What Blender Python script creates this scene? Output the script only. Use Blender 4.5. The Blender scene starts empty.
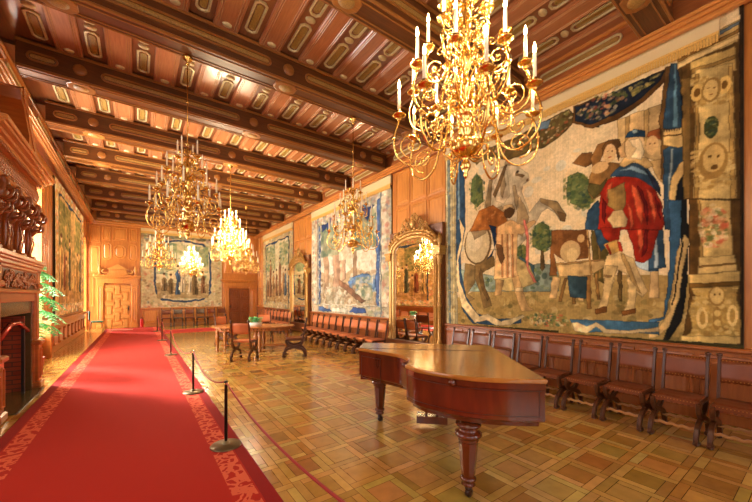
import bpy, math, random
import numpy as np
from mathutils import Vector, Matrix
R=math.radians; PI=math.pi
random.seed(7); RS=np.random.RandomState(5)
scn=bpy.context.scene; col=scn.collection

# ------------------------------------------------------------------ helpers
def lin(c):
    return tuple(((x/255)/12.92 if x/255<=.04045 else ((x/255+.055)/1.055)**2.4) for x in c)
def tag(o,label=None,cat=None,group=None,kind=None):
    if label:o['label']=label
    if cat:o['category']=cat
    if group:o['group']=group
    if kind:o['kind']=kind
    return o
def thing(name,label,cat,loc=(0,0,0),rz=0,group=None):
    o=bpy.data.objects.new(name,None);col.objects.link(o);o.empty_display_size=.1
    o.location=loc;o.rotation_euler=(0,0,rz);return tag(o,label,cat,group)
def copy_tree(o,parent=None):
    c=o.copy();col.objects.link(c)
    if parent is not None:c.parent=parent
    for ch in list(o.children):copy_tree(ch,c)
    return c
class MB:
    def __init__(s): s.v=[];s.f=[];s.sm=[]
    def add(s,vs,fs,smooth=False):
        b=len(s.v);s.v+= [tuple(v) for v in vs]
        for f in fs: s.f.append(tuple(b+i for i in f));s.sm.append(smooth)
        return s
    def box(s,x0,x1,y0,y1,z0,z1,bev=0):
        if bev<=0:
            vs=[(x,y,z) for x in(x0,x1) for y in(y0,y1) for z in(z0,z1)]
            return s.add(vs,[(0,1,3,2),(4,6,7,5),(0,4,5,1),(2,3,7,6),(0,2,6,4),(1,5,7,3)])
        b=min(bev,(x1-x0)/2.1,(y1-y0)/2.1,(z1-z0)/2.1)
        rings=[]
        for z,i in((z0,b),(z0+b,0),(z1-b,0),(z1,b)):
            X0,X1,Y0,Y1=x0+i,x1-i,y0+i,y1-i
            rings.append([(X0+b,Y0,z),(X1-b,Y0,z),(X1,Y0+b,z),(X1,Y1-b,z),(X1-b,Y1,z),(X0+b,Y1,z),(X0,Y1-b,z),(X0,Y0+b,z)])
        return s.rings(rings,cap=True)
    def rings(s,rings,cap=True,smooth=False,close=False):
        n=len(rings[0]);vs=[p for r in rings for p in r];fs=[]
        m=len(rings)
        for i in range(m if close else m-1):
            a=i*n;b=((i+1)%m)*n
            for j in range(n): fs.append((a+j,a+(j+1)%n,b+(j+1)%n,b+j))
        if cap and not close: fs.append(tuple(range(n-1,-1,-1)));fs.append(tuple((m-1)*n+j for j in range(n)))
        return s.add(vs,fs,smooth)
    def lathe(s,prof,c=(0,0,0),n=16,axis='z',smooth=True,flute=0):
        rr=[]
        for r,z in prof:
            ring=[]
            for k in range(n):
                a=2*PI*k/n; q=max(r,1e-4)*(1-(flute if k%2 else 0))
                if axis=='z':p=(c[0]+q*math.cos(a),c[1]+q*math.sin(a),c[2]+z)
                elif axis=='x':p=(c[0]+z,c[1]+q*math.cos(a),c[2]+q*math.sin(a))
                else:p=(c[0]+q*math.cos(a),c[1]+z,c[2]+q*math.sin(a))
                ring.append(p)
            rr.append(ring)
        return s.rings(rr,True,smooth)
    def tube(s,pts,r,n=8,smooth=True,flat=None,cap=True):
        """sweep along pts; r number or list; flat=(w,h,ref) rectangular section"""
        P=[Vector(p) for p in pts];rr=[];m=len(P);prev=None
        for i,p in enumerate(P):
            t=(P[min(i+1,m-1)]-P[max(i-1,0)]).normalized()
            if flat:
                ref=Vector(flat[2]);a=(ref-t*ref.dot(t)).normalized();b=t.cross(a)
                w,h=flat[0]/2,flat[1]/2;q=r[i] if isinstance(r,(list,tuple)) else 1
                rr.append([p+a*(x*w*q)+b*(y*h*q) for x,y in((-1,-.7),(-.8,-1),(.8,-1),(1,-.7),(1,.7),(.8,1),(-.8,1),(-1,.7))])
            else:
                if prev is None:
                    ref=Vector((0,0,1)) if abs(t.z)<.9 else Vector((1,0,0));a=(ref-t*ref.dot(t)).normalized()
                else:a=(prev-t*prev.dot(t)).normalized()
                prev=a;b=t.cross(a);q=r[i] if isinstance(r,(list,tuple)) else r
                rr.append([p+a*(q*math.cos(2*PI*k/n))+b*(q*math.sin(2*PI*k/n)) for k in range(n)])
        return s.rings(rr,cap,smooth and not flat)
    def ball(s,c,r,n=10,m=7):
        rx,ry,rz=(r if isinstance(r,(tuple,list)) else (r,r,r))
        rr=[]
        for i in range(m+1):
            a=-PI/2+PI*i/m;q=max(math.cos(a),.01)
            rr.append([(c[0]+rx*q*math.cos(2*PI*k/n),c[1]+ry*q*math.sin(2*PI*k/n),c[2]+rz*math.sin(a)) for k in range(n)])
        return s.rings(rr,True,True)
    def prism(s,pts,z0,z1,bev=0):
        r=[[(x,y,z0) for x,y in pts],[(x,y,z1-bev) for x,y in pts]]
        if bev:
            cx=sum(p[0] for p in pts)/len(pts);cy=sum(p[1] for p in pts)/len(pts)
            r.append([(x+(cx-x)*bev,y+(cy-y)*bev,z1) for x,y in pts])
        return s.rings(r,True)
    def relief(s,fr,a,b,L,W,kind,prof,cap=True,n=6):
        """raised ornament on the plane fr=(O,U,V,N): prof=[(inset,height)]"""
        O,U,V,N=fr;rr=[]
        for i,h in prof:
            rr.append([O+U*(a+x)+V*(b+y)+N*h for x,y in shape(L-i,W-i,kind,n)])
        k=len(rr[0]);vs=[p for r in rr for p in r];fs=[]
        for q in range(len(rr)-1):
            for j in range(k):fs.append((q*k+j,q*k+(j+1)%k,(q+1)*k+(j+1)%k,(q+1)*k+j))
        if cap:fs.append(tuple((len(rr)-1)*k+j for j in range(k)))
        return s.add(vs,fs,kind=='ell')
    def fbox(s,fr,a0,a1,b0,b1,h0,h1):
        O,U,V,N=fr
        vs=[O+U*a+V*b+N*h for a in(a0,a1) for b in(b0,b1) for h in(h0,h1)]
        return s.add(vs,[(0,1,3,2),(4,6,7,5),(0,4,5,1),(2,3,7,6),(0,2,6,4),(1,5,7,3)])
    def build(s,name,mat,parent=None,loc=None,rot=None,**kw):
        me=bpy.data.meshes.new(name);me.from_pydata(s.v,[],s.f)
        me.polygons.foreach_set('use_smooth',s.sm);me.materials.append(mat)
        import bmesh as _b
        bm=_b.new();bm.from_mesh(me);_b.ops.recalc_face_normals(bm,faces=bm.faces);bm.to_mesh(me);bm.free()
        me.update()
        o=bpy.data.objects.new(name,me);col.objects.link(o)
        if parent is not None:o.parent=parent
        if loc is not None:o.location=loc
        if rot is not None:o.rotation_euler=rot
        return tag(o,**kw)
def shape(L,W,kind,n=6):
    L=max(L,.002);W=max(W,.002)
    if kind=='rect':return[(-L,-W),(L,-W),(L,W),(-L,W)]
    if kind=='oct':
        c=min(L,W)*.55;return[(-L+c,-W),(L-c,-W),(L,-W+c),(L,W-c),(L-c,W),(-L+c,W),(-L,W-c),(-L,-W+c)]
    if kind=='ell':return[(L*math.cos(2*PI*k/16),W*math.sin(2*PI*k/16)) for k in range(16)]
    if kind=='stad':
        r=min(L,W);out=[]
        if L>=W:
            for k in range(n+1):a=-PI/2+PI*k/n;out.append((L-r+r*math.cos(a),r*math.sin(a)))
            for k in range(n+1):a=PI/2+PI*k/n;out.append((-L+r+r*math.cos(a),r*math.sin(a)))
        else:
            for k in range(n+1):a=PI*k/n;out.append((r*math.cos(a),W-r+r*math.sin(a)))
            for k in range(n+1):a=PI+PI*k/n;out.append((r*math.cos(a),-W+r+r*math.sin(a)))
        return out
    if kind=='arch':
        out=[(-L,-W),(L,-W)]
        for k in range(9):a=PI*k/8;out.append((L*math.cos(a),W-L+L*math.sin(a)))
        return out
def catmull(pts,n=6):
    P=[Vector(p) for p in pts];P=[P[0]*2-P[1]]+P+[P[-1]*2-P[-2]];out=[]
    for i in range(1,len(P)-2):
        for k in range(n):
            t=k/n;a,b,c,d=P[i-1],P[i],P[i+1],P[i+2]
            out.append(.5*((2*b)+(c-a)*t+(2*a-5*b+4*c-d)*t*t+(3*b-3*c+d-a)*t**3))
    out.append(P[-2]);return out
V=Vector
FLOORF=None

# ------------------------------------------------------------------ materials
def newmat(name):
    m=bpy.data.materials.new(name);m.use_nodes=True;nt=m.node_tree;b=nt.nodes['Principled BSDF'];return m,nt,b
def plain(name,c,rough=.5,metal=0,spec=.5,coat=0,noise=0,nscale=8,bump=0):
    m,nt,b=newmat(name);L=lin(c)
    b.inputs['Roughness'].default_value=rough;b.inputs['Metallic'].default_value=metal
    b.inputs['Specular IOR Level'].default_value=spec;b.inputs['Coat Weight'].default_value=coat;b.inputs['Coat Roughness'].default_value=.12
    b.inputs['Base Color'].default_value=(*L,1)
    if noise or bump:
        tc=nt.nodes.new('ShaderNodeTexCoord');n=nt.nodes.new('ShaderNodeTexNoise');n.inputs['Scale'].default_value=nscale;n.inputs['Detail'].default_value=5
        nt.links.new(tc.outputs['Object'],n.inputs['Vector'])
        if noise:
            r=nt.nodes.new('ShaderNodeMix');r.data_type='RGBA'
            r.inputs[6].default_value=(*[x*(1-noise) for x in L],1);r.inputs[7].default_value=(*[min(1,x*(1+noise)) for x in L],1)
            nt.links.new(n.outputs['Fac'],r.inputs[0]);nt.links.new(r.outputs[2],b.inputs['Base Color'])
        if bump:
            bp=nt.nodes.new('ShaderNodeBump');bp.inputs['Strength'].default_value=bump;bp.inputs['Distance'].default_value=.01
            nt.links.new(n.outputs['Fac'],bp.inputs['Height']);nt.links.new(bp.outputs['Normal'],b.inputs['Normal'])
    return m
def wood(name,c1,c2,rough=.35,stretch=(1,1,14),scale=3,coat=0,spec=.5):
    m,nt,b=newmat(name)
    tc=nt.nodes.new('ShaderNodeTexCoord');mp=nt.nodes.new('ShaderNodeMapping');s=max(stretch)
    mp.inputs['Scale'].default_value=tuple(s/x for x in stretch)
    n=nt.nodes.new('ShaderNodeTexNoise');n.inputs['Scale'].default_value=scale;n.inputs['Detail'].default_value=6;n.inputs['Distortion'].default_value=.6
    n2=nt.nodes.new('ShaderNodeTexNoise');n2.inputs['Scale'].default_value=1.3
    cr=nt.nodes.new('ShaderNodeValToRGB');cr.color_ramp.elements[0].position=.3;cr.color_ramp.elements[1].position=.7
    cr.color_ramp.elements[0].color=(*lin(c1),1);cr.color_ramp.elements[1].color=(*lin(c2),1)
    ad=nt.nodes.new('ShaderNodeMath');ad.operation='MULTIPLY_ADD';ad.inputs[1].default_value=.6
    sb=nt.nodes.new('ShaderNodeMath');sb.operation='MULTIPLY';sb.inputs[1].default_value=.4
    nt.links.new(tc.outputs['Object'],mp.inputs['Vector']);nt.links.new(mp.outputs['Vector'],n.inputs['Vector'])
    nt.links.new(tc.outputs['Object'],n2.inputs['Vector'])
    nt.links.new(n2.outputs['Fac'],sb.inputs[0]);nt.links.new(n.outputs['Fac'],ad.inputs[0]);nt.links.new(sb.outputs[0],ad.inputs[2])
    nt.links.new(ad.outputs[0],cr.inputs['Fac']);nt.links.new(cr.outputs['Color'],b.inputs['Base Color'])
    b.inputs['Roughness'].default_value=rough;b.inputs['Coat Weight'].default_value=coat;b.inputs['Coat Roughness'].default_value=.15
    b.inputs['Specular IOR Level'].default_value=spec
    return m
def emis(name,c,st):
    m,nt,b=newmat(name);b.inputs['Base Color'].default_value=(*lin(c),1)
    b.inputs['Emission Color'].default_value=(*lin(c),1);b.inputs['Emission Strength'].default_value=st;return m
def attrmat(name,rough=.9,spec=.3,bump=0,coat=0,grain=0,gstretch=(1,1,1),weave=0):
    m,nt,b=newmat(name);a=nt.nodes.new('ShaderNodeVertexColor');a.layer_name='Col'
    out=a.outputs['Color'];tc=nt.nodes.new('ShaderNodeTexCoord')
    if grain:
        mp=nt.nodes.new('ShaderNodeMapping');mp.inputs['Scale'].default_value=gstretch
        n=nt.nodes.new('ShaderNodeTexNoise');n.inputs['Scale'].default_value=9;n.inputs['Detail'].default_value=6
        nt.links.new(tc.outputs['Object'],mp.inputs['Vector']);nt.links.new(mp.outputs['Vector'],n.inputs['Vector'])
        mr=nt.nodes.new('ShaderNodeMapRange');mr.inputs['To Min'].default_value=1-grain;mr.inputs['To Max'].default_value=1+grain
        nt.links.new(n.outputs['Fac'],mr.inputs['Value'])
        mx=nt.nodes.new('ShaderNodeVectorMath');mx.operation='SCALE'
        nt.links.new(out,mx.inputs[0]);nt.links.new(mr.outputs[0],mx.inputs['Scale']);out=mx.outputs[0]
        if bump:
            bp=nt.nodes.new('ShaderNodeBump');bp.inputs['Strength'].default_value=bump;bp.inputs['Distance'].default_value=.004
            nt.links.new(n.outputs['Fac'],bp.inputs['Height']);nt.links.new(bp.outputs['Normal'],b.inputs['Normal'])
    nt.links.new(out,b.inputs['Base Color'])
    b.inputs['Roughness'].default_value=rough;b.inputs['Specular IOR Level'].default_value=spec;b.inputs['Coat Weight'].default_value=coat
    b.inputs['Coat Roughness'].default_value=.1
    return m
M={}
M['beam']=wood('beam_wood',(66,34,12),(104,58,22),.33,(14,1,1))
M['beamedge']=wood('beam_moulding',(120,70,28),(160,104,46),.3,(14,1,1))
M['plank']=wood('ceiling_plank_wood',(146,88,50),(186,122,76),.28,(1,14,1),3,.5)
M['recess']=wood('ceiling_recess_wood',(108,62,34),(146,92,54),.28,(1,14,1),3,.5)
M['orn']=plain('gilt_grey_ornament',(196,178,130),.4,.2,noise=.35,nscale=30)
M['ornin']=plain('gold_ornament',(150,118,54),.5,0,noise=.5,nscale=45)
M['rope']=plain('rope_carving',(150,112,52),.45,0,noise=.7,nscale=60,bump=.6)
M['panel']=wood('honey_panel_wood',(160,92,36),(200,128,56),.34,(1,1,10),2.5,.15)
M['panel2']=wood('honey_panel_wood_raised',(172,104,42),(212,142,66),.32,(1,1,10),3,.15)
M['fire']=wood('mantel_wood',(140,74,28),(184,108,46),.3,(10,10,1),3,.2)
M['carve']=plain('carved_wood',(164,98,46),.4,0,noise=.7,nscale=26,bump=.9)
M['carved_dark']=plain('dark_carved_wood',(138,78,36),.35,0,noise=.6,nscale=18,bump=.9)
M['cornice']=wood('cornice_wood',(166,98,42),(204,136,66),.3,(1,12,1),3,.2)
M['reddish']=wood('red_brown_cornice',(128,66,30),(168,98,50),.28,(1,12,1),3,.3)
M['moul']=wood('pale_moulding',(176,124,80),(206,158,112),.25,(1,12,1),3,.5)
M['door']=wood('door_wood',(184,120,52),(212,150,76),.36,(1,1,8),3)
M['door2']=wood('dark_door_wood',(104,50,20),(140,76,34),.32,(1,1,8),3)
M['brass']=plain('brass',(246,206,120),.2,1,noise=.15,nscale=12)
M['brassd']=plain('aged_brass',(226,180,96),.26,1,noise=.2,nscale=12)
M['candle']=plain('candle_wax',(244,226,186),.5)
M['flame']=emis('lit_candle_bulb',(255,214,140),30)
M['bulb']=plain('unlit_candle_bulb',(250,240,214),.25)
M['leather']=plain('brown_leather',(112,54,22),.38,0,.4,noise=.35,nscale=7,bump=.12)
M['leather2']=plain('reddish_leather',(178,98,54),.38,0,.5,noise=.3,nscale=7,bump=.12)
M['leatherd']=plain('dark_leather',(84,66,46),.4,0,.6,noise=.3,nscale=7,bump=.12)
M['wains']=wood('wainscot_wood',(128,66,26),(166,94,42),.34,(1,1,10),2.5,.1)
M['cwood']=wood('chair_wood',(50,24,10),(94,50,22),.32,(1,1,6),6)
M['cwood2']=wood('worn_chair_wood',(150,98,50),(184,132,76),.36,(6,1,1),6)
M['nail']=plain('brass_nail',(190,140,70),.3,1)
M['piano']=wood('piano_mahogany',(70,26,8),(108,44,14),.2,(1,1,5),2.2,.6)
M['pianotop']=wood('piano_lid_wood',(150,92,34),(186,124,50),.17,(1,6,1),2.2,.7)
M['inlay']=plain('dark_inlay',(50,20,10),.3)
M['table']=wood('oak_table_wood',(132,76,34),(178,114,56),.25,(6,1,1),3,.3)
M['iron']=plain('dark_metal',(52,44,38),.38,.7)
M['base']=plain('dull_brass_base',(120,104,74),.36,.8)
M['ropered']=plain('red_rope',(156,24,22),.6)
M['mirror']=plain('mirror_glass',(250,244,232),.015,1)
M['gilt']=plain('gilt_bronze_frame',(176,130,62),.34,.35,noise=.75,nscale=30,bump=.8)
M['giltd']=wood('mirror_side_wood',(86,44,18),(120,66,28),.35,(1,1,8),4)
M['green']=plain('leaf_green',(130,200,140),.5,0,noise=.35,nscale=9)
M['dkgreen']=plain('leaf_dark_green',(84,160,88),.5,0,noise=.35,nscale=9)
M['stem']=plain('stem_brown',(110,84,50),.7)
M['pot']=plain('terracotta_pot',(150,80,50),.7)
M['white']=plain('white_ceramic',(226,216,198),.3)
M['teal']=plain('teal_fabric',(46,136,118),.7)
M['redpaint']=plain('red_paint',(200,24,20),.3)
M['black']=plain('black_plastic',(20,18,18),.4)
M['soot']=plain('sooty_iron',(26,16,10),.7)
M['marble']=plain('green_marble',(84,72,42),.2,0,.6,noise=.5,nscale=6)
M['heading']=plain('pale_canvas',(206,182,134),.9,noise=.08,nscale=3)  # tan cloth of the tapestry headings
M['fringe']=plain('gold_fringe',(206,160,78),.7,0,noise=.5,nscale=70)
M['lining']=plain('linen_lining',(90,66,40),.9)
M['plaster']=plain('warm_plaster',(226,190,140),.8)
M['stone']=plain('stone_sill',(214,196,168),.7)
def brickmat():
    m,nt,b=newmat('firebrick');t=nt.nodes.new('ShaderNodeTexBrick');tc=nt.nodes.new('ShaderNodeTexCoord');mp=nt.nodes.new('ShaderNodeMapping')
    mp.inputs['Rotation'].default_value=(R(90),0,R(90))
    cb=nt.nodes.new('ShaderNodeCombineXYZ');sp=nt.nodes.new('ShaderNodeSeparateXYZ');ad=nt.nodes.new('ShaderNodeMath');ad.operation='ADD'
    nt.links.new(tc.outputs['Object'],sp.inputs[0]);nt.links.new(sp.outputs['X'],ad.inputs[0]);nt.links.new(sp.outputs['Y'],ad.inputs[1])
    nt.links.new(ad.outputs[0],cb.inputs['X']);nt.links.new(sp.outputs['Z'],cb.inputs['Y']);nt.links.new(cb.outputs[0],t.inputs['Vector'])
    t.inputs['Color1'].default_value=(*lin((176,84,46)),1);t.inputs['Color2'].default_value=(*lin((146,62,34)),1);t.inputs['Mortar'].default_value=(*lin((96,64,44)),1)
    t.inputs['Scale'].default_value=1;t.inputs['Brick Width'].default_value=.22;t.inputs['Row Height'].default_value=.075;t.inputs['Mortar Size'].default_value=.008
    nt.links.new(t.outputs['Color'],b.inputs['Base Color']);b.inputs['Roughness'].default_value=.8;return m
M['brick']=brickmat()
def carpetmat():
    m,nt,b=newmat('red_carpet_scroll_border');N=nt.nodes;L=nt.links
    tc=N.new('ShaderNodeTexCoord');sp=N.new('ShaderNodeSeparateXYZ');L.new(tc.outputs['Object'],sp.inputs[0])
    ab=N.new('ShaderNodeMath');ab.operation='ABSOLUTE';L.new(sp.outputs['X'],ab.inputs[0])
    def step(lo,hi):
        g=N.new('ShaderNodeMath');g.operation='GREATER_THAN';L.new(ab.outputs[0],g.inputs[0]);g.inputs[1].default_value=lo
        l=N.new('ShaderNodeMath');l.operation='LESS_THAN';L.new(ab.outputs[0],l.inputs[0]);l.inputs[1].default_value=hi
        mu=N.new('ShaderNodeMath');mu.operation='MULTIPLY';L.new(g.outputs[0],mu.inputs[0]);L.new(l.outputs[0],mu.inputs[1]);return mu
    band=step(.80,.985)
    nz=N.new('ShaderNodeTexNoise');nz.inputs['Scale'].default_value=7;L.new(tc.outputs['Object'],nz.inputs['Vector'])
    mx=N.new('ShaderNodeMix');mx.data_type='RGBA';mx.inputs[0].default_value=.16;L.new(tc.outputs['Object'],mx.inputs[6]);L.new(nz.outputs['Color'],mx.inputs[7])
    vo=N.new('ShaderNodeTexVoronoi');vo.inputs['Scale'].default_value=11;vo.feature='DISTANCE_TO_EDGE';L.new(mx.outputs[2],vo.inputs['Vector'])
    wv=N.new('ShaderNodeMath');wv.operation='LESS_THAN';wv.inputs[1].default_value=.13;L.new(vo.outputs['Distance'],wv.inputs[0])
    mm=N.new('ShaderNodeMath');mm.operation='MULTIPLY';L.new(band.outputs[0],mm.inputs[0]);L.new(wv.outputs[0],mm.inputs[1])
    c1=N.new('ShaderNodeMix');c1.data_type='RGBA';c1.inputs[6].default_value=(*lin((172,30,12)),1);c1.inputs[7].default_value=(*lin((214,96,60)),1);L.new(mm.outputs[0],c1.inputs[0])
    out=step(1.0,9);c2=N.new('ShaderNodeMix');c2.data_type='RGBA';c2.inputs[7].default_value=(*lin((140,18,14)),1);L.new(c1.outputs[2],c2.inputs[6]);L.new(out.outputs[0],c2.inputs[0])
    L.new(c2.outputs[2],b.inputs['Base Color'])
    n3=N.new('ShaderNodeTexNoise');n3.inputs['Scale'].default_value=260;L.new(tc.outputs['Object'],n3.inputs['Vector'])
    bp=N.new('ShaderNodeBump');bp.inputs['Strength'].default_value=.25;bp.inputs['Distance'].default_value=.004;L.new(n3.outputs['Fac'],bp.inputs['Height']);L.new(bp.outputs['Normal'],b.inputs['Normal'])
    b.inputs['Roughness'].default_value=.9;b.inputs['Specular IOR Level'].default_value=.12;b.inputs['Sheen Weight'].default_value=.1;b.inputs['Sheen Tint'].default_value=(1,.5,.42,1)
    return m
M['carpet']=carpetmat()
def glassmat():
    m=bpy.data.materials.new('window_glass');m.use_nodes=True;nt=m.node_tree;nt.nodes.clear()
    o=nt.nodes.new('ShaderNodeOutputMaterial');t=nt.nodes.new('ShaderNodeBsdfTransparent');g=nt.nodes.new('ShaderNodeBsdfGlossy');g.inputs['Roughness'].default_value=.02
    x=nt.nodes.new('ShaderNodeMixShader');x.inputs[0].default_value=.08;nt.links.new(t.outputs[0],x.inputs[1]);nt.links.new(g.outputs[0],x.inputs[2]);nt.links.new(x.outputs[0],o.inputs['Surface']);return m
M['glass']=glassmat()
LAMP=26;E1=850;E2=200;E3=30;E4=42;SUN=9;EXPO=.66
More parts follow.
